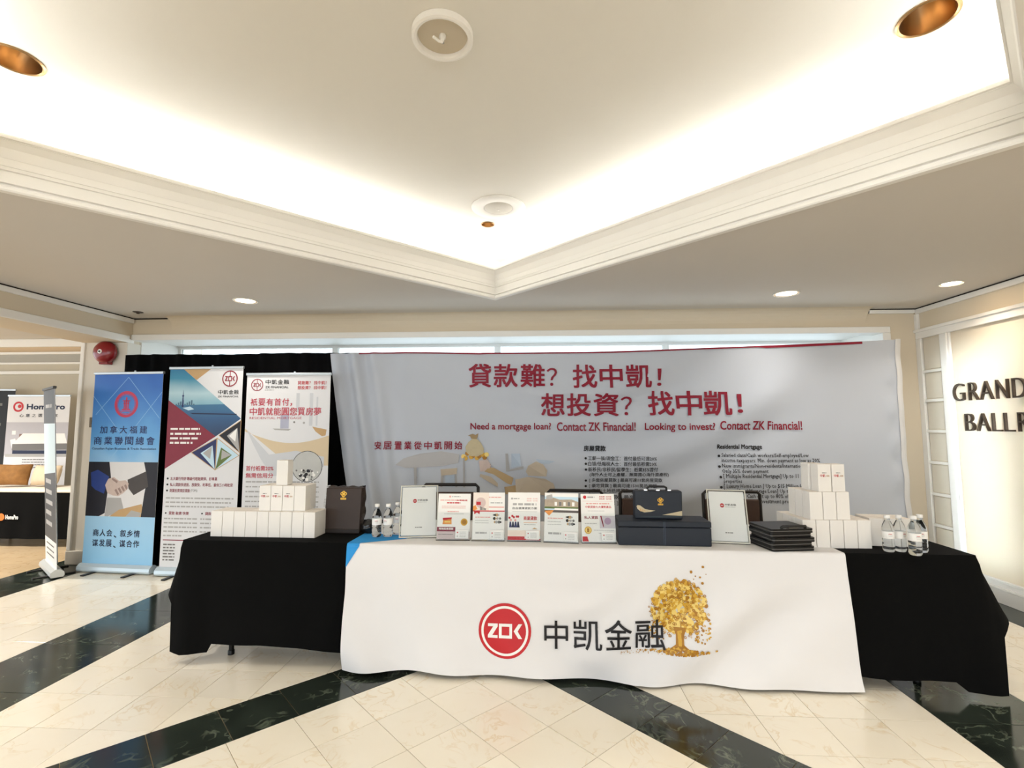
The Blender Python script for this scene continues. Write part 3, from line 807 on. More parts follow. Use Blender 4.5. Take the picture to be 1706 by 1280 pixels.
# blue printed corner
P_azure = mat('print_azure', (42, 150, 222), 0.7, var=0.04)
def crn(u, v):
    return (lerp(WX0, WX0 + 0.085 * (1 - v), u), 0, 0)
mb = MB()
zt = ZW - 0.014
for k in range(10):
    v0, v1 = k / 10, (k + 1) / 10
    za, zb = lerp(zt, zt - 0.125, v0), lerp(zt, zt - 0.125, v1)
    xa, xb = WX0 + 0.078 * (1 - v0), WX0 + 0.078 * (1 - v1)
    mb.add([(WX0 - 0.001, wfront(WX0, za) - 0.003, za), (xa, wfront(xa, za) - 0.003, za), (xb, wfront(xb, zb) - 0.003, zb), (WX0 - 0.001, wfront(WX0, zb) - 0.003, zb)], [(3, 2, 1, 0)])
for k in range(6):
    a0, a1 = k / 6 * PI / 2, (k + 1) / 6 * PI / 2
    f = lambda a, x: (x, -0.020 - 0.0175 * math.sin(a), ZW + 0.0015 - 0.0155 * (1 - math.cos(a)))
    mb.add([f(a0, WX0 - 0.001), f(a0, WX0 + 0.078), f(a1, WX0 + 0.078), f(a1, WX0 - 0.001)], [(3, 2, 1, 0)])
mb.add([(WX0 - 0.001, -0.020, ZW + 0.0015), (WX0 + 0.078, -0.020, ZW + 0.0015), (WX0 + 0.30, 0.10, ZW + 0.0015), (WX0 + 0.42, 0.20, ZW + 0.0015), (WX0 - 0.001, 0.26, ZW + 0.0015)], [(0, 1, 2, 3, 4)])
tag(mb.build('printed_corner', P_azure, wc), 'bright blue printed corner of the white cloth')

# ------------------------------------------------------------------ black drape and the big printed backdrop
def pipe(x0, x1, y, z, nm, lab):
    t0 = thing(nm, lab, 'stand', ((x0 + x1) / 2, y, 0))
    h = (x1 - x0) / 2
    for sx in (-1, 1):
        MB().tube([(sx * h, 0, 0.012), (sx * h, 0, z)], 0.02, 10).build('upright', M_alu, t0, 40)
        MB().box(sx * h - 0.1, sx * h + 0.1, -0.04, 0.04, 0, 0.012, bev=0.003).build('base_plate', M_alu, t0)
    MB().tube([(-h, 0, z - 0.02), (h, 0, z - 0.02)], 0.018, 10).build('crossbar', M_alu, t0, 40)
pipe(-4.42, -2.42, 5.215, 2.225, 'drape_frame', 'metal pipe frame holding up the black drape')
pipe(-1.6, 3.44, 5.19, 2.225, 'backdrop_frame', 'metal pipe frame behind the printed backdrop')
def drape_y(x): return 5.155 + 0.013 * math.sin(x * 26) + 0.010 * math.sin(x * 41 + 1.1)
mb = MB(); mb.grid(lambda u, v: (lerp(-4.545, -1.74, u), drape_y(lerp(-4.545, -1.74, u)) + 0.0, lerp(2.255 + 0.008 * u + 0.004 * math.sin(12 * u), 0.01, v)), 220, 6)
mb.grid(lambda u, v: (lerp(-4.545, -1.74, u), lerp(drape_y(lerp(-4.545, -1.74, u)), 5.18, v), 2.255 + 0.008 * u + 0.004 * math.sin(12 * u)), 220, 1)
tag(mb.build('black_drape', mat('black_drape_cloth', (9, 9, 10), 0.95, var=0.1, spec=0.1), None, 60), 'black pipe and drape curtain behind the roll-up banners', 'curtain')

BY = 5.06
def bd_left(z): return lerp(-2.20, -1.86, min(1, max(0, (2.24 - z) / 2.1)) ** 1.15)
def bd_right(z): return 3.545 + 0.003 * math.sin(z * 14) + 0.02 * max(0, 1.2 - z) / 1.2
def bd_top(x): return 2.236 + 0.012 * math.sin((x + 2.2) * 2.2) * (x < -0.6) + max(0, (x - 0.5) / 3.0) ** 1.3 * 0.095
def bd_y(x, z):
    k = min(1.0, max(0.0, (2.3 - z) / 0.5))
    y = BY
    w = math.exp(-((x + 1.95 - 0.22 * (2.2 - z) * 0.7) / 0.23) ** 2)
    y += 0.040 * math.sin((x - 0.16 * (2.2 - z)) * 30) * w
    y += 0.010 * math.sin((x + 1.3 - 0.05 * (2.2 - z)) * 20) * math.exp(-((x + 1.55) / 0.2) ** 2)
    # sweeping swags
    q = math.hypot((x - 0.3) * 0.75, z - 2.9)
    y += 0.021 * math.sin(q * 16) * k * math.exp(-((x - 0.9) / 1.4) ** 2)
    y += 0.018 * math.sin(6.0 * x + 9.5 * z + 0.6) * k * math.exp(-((x + 0.3) / 1.0) ** 2)
    y += 0.023 * math.sin(3.2 * x - 8.5 * z) * k * math.exp(-((x - 1.6) / 0.9) ** 2)
    y += 0.010 * math.sin(2.2 * x + 1.0) - 0.012 * k * math.sin(1.1 * x)
    y += 0.012 * math.exp(-((x - 3.45) / 0.05) ** 2) * math.sin(z * 18)
    return y
bd = thing('printed_backdrop', 'wide pale fabric backdrop printed with red Chinese slogans and loan lists', 'banner', (0, 0, 0))
mb = MB()
def bdf(u, v):
    zt0 = bd_top(lerp(-2.2, 3.54, u)); z = lerp(zt0, 0.03, v); x = lerp(bd_left(z), bd_right(z), u)
    return (x, bd_y(x, z), z)
mb.grid(bdf, 300, 90)
M_bd = mat('backdrop_fabric', (194, 199, 208), 0.75, var=0.015, scale=3, bump=0.04, bscale=350, spec=0.25)
mb.build('fabric', M_bd, bd, 60)
mb = MB()
mb.grid(lambda u, v: (bd_right(lerp(bd_top(3.54) + 0.004, 0.03, v)) - 0.045 + 0.05 * u, bd_y(3.5, lerp(2.33, 0.03, v)) - 0.006 - 0.006 * math.sin(PI * u), lerp(bd_top(3.54) + 0.004, 0.03, v)), 4, 60)
tag(mb.build('hem', mat('hem_fabric', (218, 216, 214), 0.6, bump=0.3, bscale=60), bd, 60), 'puckered white side hem')
def BD(px, py):
    x, z = onY(px, py, BY - 0.01); return x, z
BDC = lambda: Canvas(lambda x, z, l: (x, bd_y(x, z) - 0.009 - 0.02 * math.exp(-((x + 1.8) / 0.22) ** 2) - l, z))
c = BDC()
# red rule along the top edge
for k in range(60):
    xa, xb = lerp(-1.885, 3.19, k / 60), lerp(-1.885, 3.19, (k + 1) / 60)
    th = lambda x: 0.007 if x < 2.2 else 0.012
    c.shape([(xa, bd_top(xa) - 0.004 - 2 * th(xa)), (xb, bd_top(xb) - 0.004 - 2 * th(xb)), (xb, bd_top(xb) - 0.004), (xa, bd_top(xa) - 0.004)], P_maroon, 1)
c.build('red_rule', bd)
c = BDC()
def btxt(t, x0, x1, y0, y1, m, bold=0.0, layer=2, res=3, slope=0.0):
    a = BD(x0, y1); b = BD(x1, y0); c.text(t, a[0], b[0], a[1], b[1], m, layer, bold, res, slope=slope)
def brow(chars, xs, y0, y1, m, bold):
    for ch, (x0, x1) in zip(chars, xs): btxt(ch, x0, x1, y0, y1, m, bold)
brow('貸款難', ((781, 818), (823, 862), (868, 907)), 607, 645, P_maroon, 0.016)
btxt('？', 911, 928, 613, 643, P_maroon, 0.004)
brow('找中凱', ((955, 994), (1000, 1036), (1043, 1084)), 608, 646, P_maroon, 0.016)
btxt('！', 1095, 1101, 615, 643, P_maroon, 0.006)
brow('想投資', ((902, 940), (945, 984), (990, 1030)), 656, 693, P_maroon, 0.016)
btxt('？', 1035, 1053, 661, 692, P_maroon, 0.004)
brow('找中凱', ((1081, 1121), (1127, 1167), (1172, 1216)), 652, 692, P_maroon, 0.016)
btxt('！', 1227, 1234, 657, 688, P_maroon, 0.006)
btxt('Need a mortgage loan?', 784, 918, 705, 719, P_maroon, 0.016)
btxt('Contact ZK Financial!', 928, 1058, 704, 718, P_maroon, 0.016)
btxt('Looking to invest?', 1074, 1189, 705, 720, P_maroon, 0.016)
btxt('Contact ZK Financial!', 1198, 1336, 702, 716, P_maroon, 0.016)
for k, ch in enumerate('安居置業從中凱開始'):
    x0 = 623 + 16.75 * k; btxt(ch, x0, x0 + 12.5, 736, 749, P_maroon, 0.018)
tag(c.build('slogan_lettering', bd), 'dark red Chinese and English slogans')
c = BDC()
btxt('房屋貸款', 973, 1009, 743, 752, P_black, 0.03)
zh = [('工薪一族/現金工：首付最低可達20%', 980, 1093, 764), ('白領/低報稅人士：首付最低祇需20%', 980, 1093, 773), ('新移民/非移民/留學生：祇需35%首付', 980, 1096, 782.5),
      ('(海外人士可上產權，無需擔心海外資產稅)', 982, 1115, 791.5), ('[ 多套房屋貸款 ] 最高可達11套房屋貸款', 982, 1104, 801), ('[ 豪宅貸款 ] 最高可達1500萬抵押額', 982, 1095, 810.5),
      ('[ 房屋/土地抵押貸款 ] 最高可達90%', 982, 1101, 819), ('[ 再融資貸款 ] 最高可達80%', 982, 1090, 829), ('[ 商業貸款 ] 私人貸款', 982, 1070, 838)]
for k, (t, x0, x1, y) in enumerate(zh):
    btxt(t, x0, x1, y - 3.4, y + 3.4, P_black, 0.008, res=1)
    if k != 3:
        x, z = BD(976, y); c.disc(x, z, 0.012, P_black, 2, 10)
btxt('Residential Mortgage', 1195, 1269, 741, 750, P_black, 0.03)
en = [('Salaried class/Cash workers/Self-employed/Low', 1203, 1347, 760, 1), ('income taxpayers: Min. down payment as low as 20%', 1203, 1366, 768.5, 0), ('New immigrants/Non-residents/International students:', 1203, 1372, 777.5, 1),
      ('Only 35% down payment', 1202, 1278, 786, 0), ('[ Multiple Residential Mortgage] Up to 11 investment', 1203, 1368, 794.5, 1), ('properties', 1203, 1233, 802.5, 0),
      ('[ Luxury Home Loan ] Up to $15 Million loan', 1203, 1345, 811, 1), ('[ House/Land Mortgage Loan] Up to 90%', 1203, 1332, 819.5, 1), ('[ Refinance ] Cash out up to 80% of the home', 1203, 1345, 828, 1),
      ('(owner-occupied/investment property', 1208, 1332, 836.5, 0), ('mortgage)', 1240, 1266, 844.5, 0)]
for t, x0, x1, y, bl in en:
    btxt(t, x0, x1, y - 4.2, y + 3.6, P_black, 0.010, res=1)
    if bl:
        x, z = BD(1198.5, y); c.disc(x, z, 0.013, P_black, 2, 10)
tag(c.build('list_lettering', bd), 'small black bulleted loan lists in Chinese and English')
# faint printed picture: table, chairs, hand holding a money bag
c = BDC(); c.lift = 0.0004
G1 = mat('print_faint_grey', (186, 184, 184), 0.7, var=0.04); G2 = mat('print_mid_grey', (170, 168, 168), 0.7, var=0.04)
T1 = mat('print_faint_tan', (192, 178, 158), 0.7, var=0.05); T2 = mat('print_arm_tan', (186, 160, 120), 0.7, var=0.05); B1 = mat('print_faint_blue', (176, 190, 206), 0.7, var=0.04)
def bsh(pts, m, layer): c.shape([BD(*p) for p in pts], m, layer)
bsh([(658, 775), (672, 764), (700, 756), (735, 752), (765, 757), (763, 772), (735, 777), (700, 779), (676, 780)], G1, 1)
bsh([(689, 779), (694, 779), (694, 808), (690, 808)], G2, 1.5)
bsh([(734, 782), (762, 780), (761, 790), (735, 793)], T1, 1.5); bsh([(735, 793), (739, 793), (737, 812), (733, 812)], G2, 1.6); bsh([(758, 790), (761, 790), (762, 812), (759, 812)], G2, 1.6)
bsh([(742, 792), (757, 792), (757, 811), (742, 811)], B1, 1.2)
bsh([(771, 760), (774, 760), (775, 812), (772, 812)], G2, 1.6)
bsh([(842, 756), (846, 756), (849, 783), (872, 777), (872, 782), (847, 786), (843, 786)], G2, 1.5); bsh([(852, 756), (866, 756), (868, 776), (852, 780)], B1, 1.2)
bsh([(893, 765), (925, 769), (914, 773), (900, 772)], B1, 1.3)
bsh([(876, 786), (880, 776), (893, 769), (905, 774), (912, 784), (910, 794), (880, 793)], T1, 1.5)
bsh([(858, 800), (880, 795), (908, 798), (922, 806), (926, 818), (924, 826), (860, 825)], T1, 1.4); bsh([(840, 812), (868, 808), (866, 822), (842, 824)], T2, 1.6)
bsh([(800, 790), (818, 795), (829, 806), (829, 812), (815, 804), (799, 794)], T1, 1.6)
bsh([(806, 778), (822, 780), (855, 797), (852, 809), (844, 806), (822, 791), (806, 786)], T2, 1.8)
bsh([(797, 768), (812, 766), (818, 776), (812, 786), (800, 786)], P_skin, 2.0)
for k in range(5):
    x = 801 + 3.4 * k; bsh([(x, 770 + k), (x + 2.4, 769 + k), (x + 3.5, 780), (x + 0.6, 782)], P_skin2, 2.2)
for k in range(13):
    x, z = BD(772 + 3.2 * k, 759 + 4 * math.sin(k * 1.9) + 2 * math.cos(k)); c.disc(x, z, 0.024, [P_gold3, P_gold, P_gold2][k % 3], 2.4 + 0.02 * k, 12)
bsh([(776, 753), (775, 745), (780, 737), (787, 731), (794, 731), (801, 738), (806, 748), (805, 756), (795, 761), (783, 760)], mat('print_sack', (196, 182, 148), 0.7, var=0.12, scale=18), 3)
bsh([(785, 731), (783, 727), (779, 726), (787, 723), (792, 725), (797, 722), (796, 728), (794, 732)], mat('print_sack_neck', (158, 134, 98), 0.7, var=0.1), 3.2)
x, z = BD(790, 749); c.disc(x, z, 0.026, P_gold3, 3.4, 14)
tag(c.build('printed_picture', bd), 'faint room picture with a hand holding a gold money sack')
# ------------------------------------------------------------------ roll-up banners
def rollup(name, label, loc, rotz, w, h, draw, lean=0.0, face=None, house=M_alu, pole_m=None, cat='banner', group=None, top_m=None, hh=0.085):
    t0 = thing(name, label, cat, loc, rotz, group)
    hw = w / 2
    def tilt(x, z, l):                       # front face of the hanging sheet
        k = (z - 0.07) / (h - 0.07)
        return (x, -0.004 - l + lean * k, z)
    mb = MB()
    pr = [(-0.045, 0.012), (-0.055, 0.03), (-0.05, hh * 0.7), (-0.02, hh), (0.02, hh), (0.05, hh * 0.7), (0.055, 0.03), (0.045, 0.012)]
    n = len(pr)
    vs = [(-hw - 0.012, y, z) for y, z in pr] + [(hw + 0.012, y, z) for y, z in pr]
    mb.add(vs, [tuple(range(n)), tuple(range(2 * n - 1, n - 1, -1))] + [(i, n + i, n + (i + 1) % n, (i + 1) % n) for i in range(n)])
    mb.build('base_housing', house, t0)
    for sx in (-0.28, 0.28):
        MB().box(sx * w - 0.02, sx * w + 0.02, -0.16, 0.16, 0, 0.012, bev=0.003).build('foot', M_plast, t0)
    MB().tube([(0.05 * w, 0.035, hh), (0.05 * w, 0.03 + lean, h + 0.03)], 0.009, 8).build('pole', pole_m or M_alu, t0, 40)
    MB().box(-hw - 0.006, hw + 0.006, -0.016 + lean, 0.012 + lean, h - 0.012, h + 0.014, bev=0.004).build('top_rail', top_m or M_alu, t0)
    mb = MB()
    mb.add([tilt(-hw, hh - 0.02, 0), tilt(hw, hh - 0.02, 0), tilt(hw, h, 0), tilt(-hw, h, 0), tilt(-hw, hh - 0.02, -0.002), tilt(hw, hh - 0.02, -0.002), tilt(hw, h, -0.002), tilt(-hw, h, -0.002)],
           [(0, 1, 2, 3), (7, 6, 5, 4), (0, 3, 7, 4), (1, 5, 6, 2), (0, 4, 5, 1), (3, 2, 6, 7)])
    sh = mb.build('sheet', face or P_white, t0)
    c = Canvas(lambda u, v, l: tilt(-hw + u * w, h - v * (h - hh), l))
    c.w = w; c.h = h - hh
    draw(c)
    c.build('print', sh)
    return t0
def udisc(c, u, v, r, m, layer, n=36):
    c.shape([(u + r * math.cos(2 * PI * i / n), v - r * c.w / c.h * math.sin(2 * PI * i / n)) for i in range(n)], m, layer)
def uring(c, u, v, r0, r1, m, layer, n=40):
    k = c.w / c.h
    for i in range(n):
        a, b = 2 * PI * i / n, 2 * PI * (i + 1) / n
        c.shape([(u + r0 * math.cos(a), v - k * r0 * math.sin(a)), (u + r1 * math.cos(a), v - k * r1 * math.sin(a)), (u + r1 * math.cos(b), v - k * r1 * math.sin(b)), (u + r0 * math.cos(b), v - k * r0 * math.sin(b))], m, layer)
class Sub:
    """the banner canvas with square units for the monogram"""
    def __init__(s, c): s.c = c; s.k = c.w / c.h
    def shape(s, pts, m, layer=1): s.c.shape([(x, -z * s.k) for x, z in pts], m, layer)
    rect = Canvas.rect; disc = Canvas.disc; ring = Canvas.ring
def utext(c, t, u0, u1, v0, v1, m, layer=3, bold=0.0, shear=0.0): c.text(t, u0, u1, v1, v0, m, layer, bold, 2)
def ulogo(c, u, v, r, m, layer=3):
    zok_logo(Sub(c), u, -v / (c.w / c.h), r, m, m, None, layer, False)
def ugreek(c, u0, u1, v, h, m, seed):
    rn2 = random.Random(seed); u = u0; hu = h * c.h / c.w
    while u < u1:
        w = hu * rn2.uniform(1.2, 4.5); e = min(u + w, u1)
        c.rect(u, e, v - h / 2, v + h / 2, m, 3); u += w + hu * rn2.uniform(0.3, 0.9)

BLUE = grad_mat('print_blue_run', [(0.0, (150, 204, 240)), (0.45, (176, 214, 240)), (0.62, (104, 172, 228)), (0.85, (58, 124, 204)), (1.0, (30, 96, 184))], 0.1, 2.03)
def draw_blue(c):
    c.rect(0, 1, 0, 1, BLUE, 1)
    # pale crossing light streaks of the artwork
    P_streak = mat('print_pale_blue', (150, 196, 234), 0.5, var=0.05)
    for a, b in (((0.05, 0.22), (0.5, 0.02)), ((0.5, 0.02), (0.98, 0.24)), ((0.3, 0.46), (1.0, 0.10)), ((0.0, 0.12), (0.45, 0.33))):
        c.shape([a, b, (b[0], b[1] + 0.0035), (a[0], a[1] + 0.0035)], P_streak, 1.5)
    P_seal = mat('print_seal_red', (196, 62, 92), 0.5, var=0.04)
    uring(c, 0.49, 0.167, 0.135, 0.172, P_seal, 3); uring(c, 0.49, 0.167, 0.122, 0.128, P_seal, 3)
    for (x0, x1, y0, y1) in ((-.012, .012, -.09, .06), (-.035, -.02, -.05, .06), (.02, .035, -.05, .06), (-.06, .06, .06, .078), (-.055, .055, -.052, -.04), (-.045, .045, -.015, -.005), (-.075, .075, .085, .095)):
        k = c.w / c.h; c.rect(0.49 + x0, 0.49 + x1, 0.167 + y0 * k, 0.167 + y1 * k, P_seal, 3)
    for k, ch in enumerate('加拿大福建'): utext(c, ch, 0.13 + 0.145 * k, 0.235 + 0.145 * k, 0.283, 0.322, P_ink, 3, 0.012)
    for k, ch in enumerate('商業聯閩總會'): utext(c, ch, 0.05 + 0.153 * k, 0.165 + 0.153 * k, 0.340, 0.382, P_ink, 3, 0.012)
    utext(c, 'Canadian Fujian Business & Trade Association', 0.03, 0.96, 0.397, 0.412, P_ink, 3, 0.01)
    # handshake photo
    c.rect(0, 1, 0.473, 0.757, mat('print_photo_white', (228, 226, 226), 0.5, var=0.06, scale=5), 2)
    c.shape([(0.35, 0.757), (0.48, 0.722), (0.80, 0.69), (0.86, 0.757)], P_tan, 2.4); c.shape([(0.58, 0.757), (0.66, 0.723), (0.80, 0.735), (0.78, 0.757)], P_lgrey, 2.6)
    c.shape([(0.28, 0.757), (0.30, 0.66), (0.50, 0.66), (0.55, 0.72), (0.33, 0.757)], P_lgrey, 2.2)
    c.shape([(0, 0.473), (0.30, 0.473), (0.34, 0.56), (0.30, 0.64), (0.28, 0.74), (0.20, 0.757), (0, 0.757)], P_suit, 2.8)
    c.shape([(0.04, 0.53), (0.14, 0.515), (0.31, 0.55), (0.28, 0.595), (0.25, 0.64), (0.12, 0.62), (0.06, 0.60)], mat('print_royal_blue', (38, 62, 132), 0.5, var=0.15), 3.0)
    c.shape([(0.80, 0.473), (1, 0.473), (1, 0.757), (0.80, 0.757), (0.83, 0.64), (0.86, 0.56)], P_suit, 2.8)
    c.shape([(0.58, 0.565), (0.84, 0.52), (0.88, 0.60), (0.68, 0.645), (0.60, 0.61)], mat('print_charcoal', (70, 64, 62), 0.5, var=0.15), 3.2)
    c.shape([(0.26, 0.595), (0.30, 0.562), (0.38, 0.552), (0.46, 0.572), (0.55, 0.568), (0.60, 0.585), (0.585, 0.615), (0.53, 0.635), (0.46, 0.652), (0.38, 0.648), (0.30, 0.636)], P_skin, 3.4)
    for k in range(4): c.shape([(0.40 + .045 * k, 0.62 - .008 * k), (0.425 + .045 * k, 0.613 - .008 * k), (0.47 + .04 * k, 0.640 - .010 * k), (0.45 + .04 * k, 0.648 - .010 * k)], P_skin2, 3.6)
    c.shape([(0.36, 0.556), (0.44, 0.573), (0.43, 0.585), (0.35, 0.565)], P_skin2, 3.6)
    for i, line in enumerate(('商人会、叙乡情', '谋发展、谋合作')):
        for k, ch in enumerate(line):
            u = 0.13 + 0.098 * k
            if ch == '、': utext(c, ch, u + .01, u + 0.045, 0.855 + .052 * i, 0.865 + .052 * i, P_navy, 3, 0.02)
            else: utext(c, ch, u, u + 0.082, 0.825 + .052 * i, 0.860 + .052 * i, P_navy, 3, 0.018)
M_white_alu = mat('pale_aluminium', (206, 222, 232), 0.4, 0.3, var=0.03)
rollup('roll_up_banner', 'blue roll-up banner with red seal and handshake photo beside the pillar', (-4.29, 4.94, 0), R(-4.3), 0.80, 2.03, draw_blue, house=M_white_alu, group='roll-up banners by the black drape')

SKYM = grad_mat('print_sea_sky', [(0.0, (120, 170, 190)), (0.35, (176, 206, 214)), (0.75, (52, 136, 168)), (1.0, (30, 116, 156))], 1.68, 2.06)
SEAM = grad_mat('print_sea', [(0.0, (30, 54, 88)), (0.55, (40, 84, 128)), (1.0, (58, 112, 150))], 1.38, 1.70)
def draw_sea(c):
    W = mat('print_banner_white', (226, 226, 228), 0.5, var=0.01)
    c.rect(0, 1, 0, 1, W, 0.6)
    c.shape([(0.0, 0.0), (0.17, 0.0), (1, 0.26), (0.67, 0.35), (0, 0.165)], SKYM, 1.5)
    c.shape([(0.085, 0.19), (0.765, 0.187), (1, 0.26), (0.67, 0.35)], SEAM, 2)
    c.shape([(0.20, 0.205), (0.30, 0.198), (0.36, 0.212), (0.28, 0.218)], P_sky, 2.6); c.shape([(0.30, 0.23), (0.94, 0.236), (0.94, 0.241), (0.34, 0.237)], P_navy, 2.6)
    c.shape([(0.186, 0.20), (0.192, 0.14), (0.197, 0.108), (0.203, 0.14), (0.210, 0.20)], P_ink, 2.8); c.rect(0.184, 0.212, 0.140, 0.146, P_ink, 3)
    for k in range(9):
        u = 0.10 + 0.03 * k; c.rect(u, u + 0.02, 0.19 - 0.006 * ((k * 5) % 4 + 1), 0.191, mat('print_skyline', (78, 110, 132), 0.5, var=0.1), 2.7)
    c.shape([(0.17, 0), (0.58, 0), (0.37, 0.062)], P_tan, 2)
    c.shape([(0, 0.165), (0.67, 0.35), (0, 0.515)], mat('print_wine', (132, 38, 58), 0.5, var=0.05), 2.9)
    for (a, b, d, m1, m2) in (((0.72, 0.345), (1, 0.272), (1, 0.428), P_suit, P_lgrey), ((0.36, 0.432), (0.685, 0.362), (0.68, 0.515), P_ink, P_sky), ((0.70, 0.362), (0.99, 0.445), (0.69, 0.515), P_sky, P_green)):
        cx, cy = (a[0] + b[0] + d[0]) / 3, (a[1] + b[1] + d[1]) / 3
        gr = lambda p, s: (cx + (p[0] - cx) * s, cy + (p[1] - cy) * s)
        c.shape([gr(a, 1.07), gr(b, 1.07), gr(d, 1.07)], P_tan, 3); c.shape([a, b, d], m1, 3.2)
        c.shape([gr(d, 1), gr(a, 0.45), gr(b, 0.55)], m2, 3.4)
        c.shape([gr(a, 0.3), gr(b, 0.5), gr(d, 0.35)], P_lgrey if m1 is not P_suit else P_white, 3.6)
    ulogo(c, 0.826, 0.056, 0.105, mat('print_logo_maroon', (150, 40, 56), 0.5)); 
    for k, ch in enumerate('中凱金融'): utext(c, ch, 0.675 + .072 * k, 0.737 + .072 * k, 0.114, 0.136, P_black, 3, 0.01)
    utext(c, 'ZK FINANCIAL', 0.675, 0.955, 0.143, 0.152, P_black, 3, 0.01)
    for k, (u1, v) in enumerate(((0.45, .312), (0.47, .337), (0.43, .36), (0.36, .383))): ugreek(c, 0.05, u1, v, 0.010, P_white, k)
    for k, (t, u1, v) in enumerate((('五大銀行特許專線代理融資師、好專業', 0.72, 0.563), ('私人貸款快速批、放款快、利率低、最快三小時批貸', 0.93, 0.593), ('商業投資項目貸款', 0.36, 0.623))):
        utext(c, t, 0.085, u1, v - 0.0085, v + 0.0085, P_maroon, 3, 0.01); udisc(c, 0.05, v, 0.013, P_black, 3, 10)
    utext(c, '(TOPS)', 0.37, 0.46, 0.616, 0.631, P_grey, 3)
    for k, v in enumerate((0.66, 0.681, 0.702)): ugreek(c, 0.04, 0.95 - 0.03 * k, v, 0.007, P_lgrey, 10 + k)
    for u0, u1 in ((0.09, 0.36), (0.58, 0.86)):
        utext(c, '貸款 融資 快捷', u0, u1, 0.727, 0.743, P_maroon, 3, 0.01); udisc(c, u0 - 0.04, 0.735, 0.011, P_black, 3, 8)
        for k in range(5): ugreek(c, u0 - 0.06, u1 + 0.12 - (0.2 if k == 4 else 0), 0.762 + 0.021 * k, 0.007, P_lgrey, int(u0 * 100) + k)
    c.rect(0.03, 0.95, 0.866, 0.870, P_maroon, 3)
    for k in range(6): ugreek(c, 0.04, 0.20 + 0.1 * ((k * 3) % 3), 0.89 + 0.015 * k, 0.007, P_grey, 50 + k)
rollup('roll_up_banner', 'roll-up banner with harbour photo, wine red triangle and round logo', (-3.395, 4.86, 0), R(-2.0), 0.79, 2.07, draw_sea, house=M_white_alu, group='roll-up banners by the black drape')

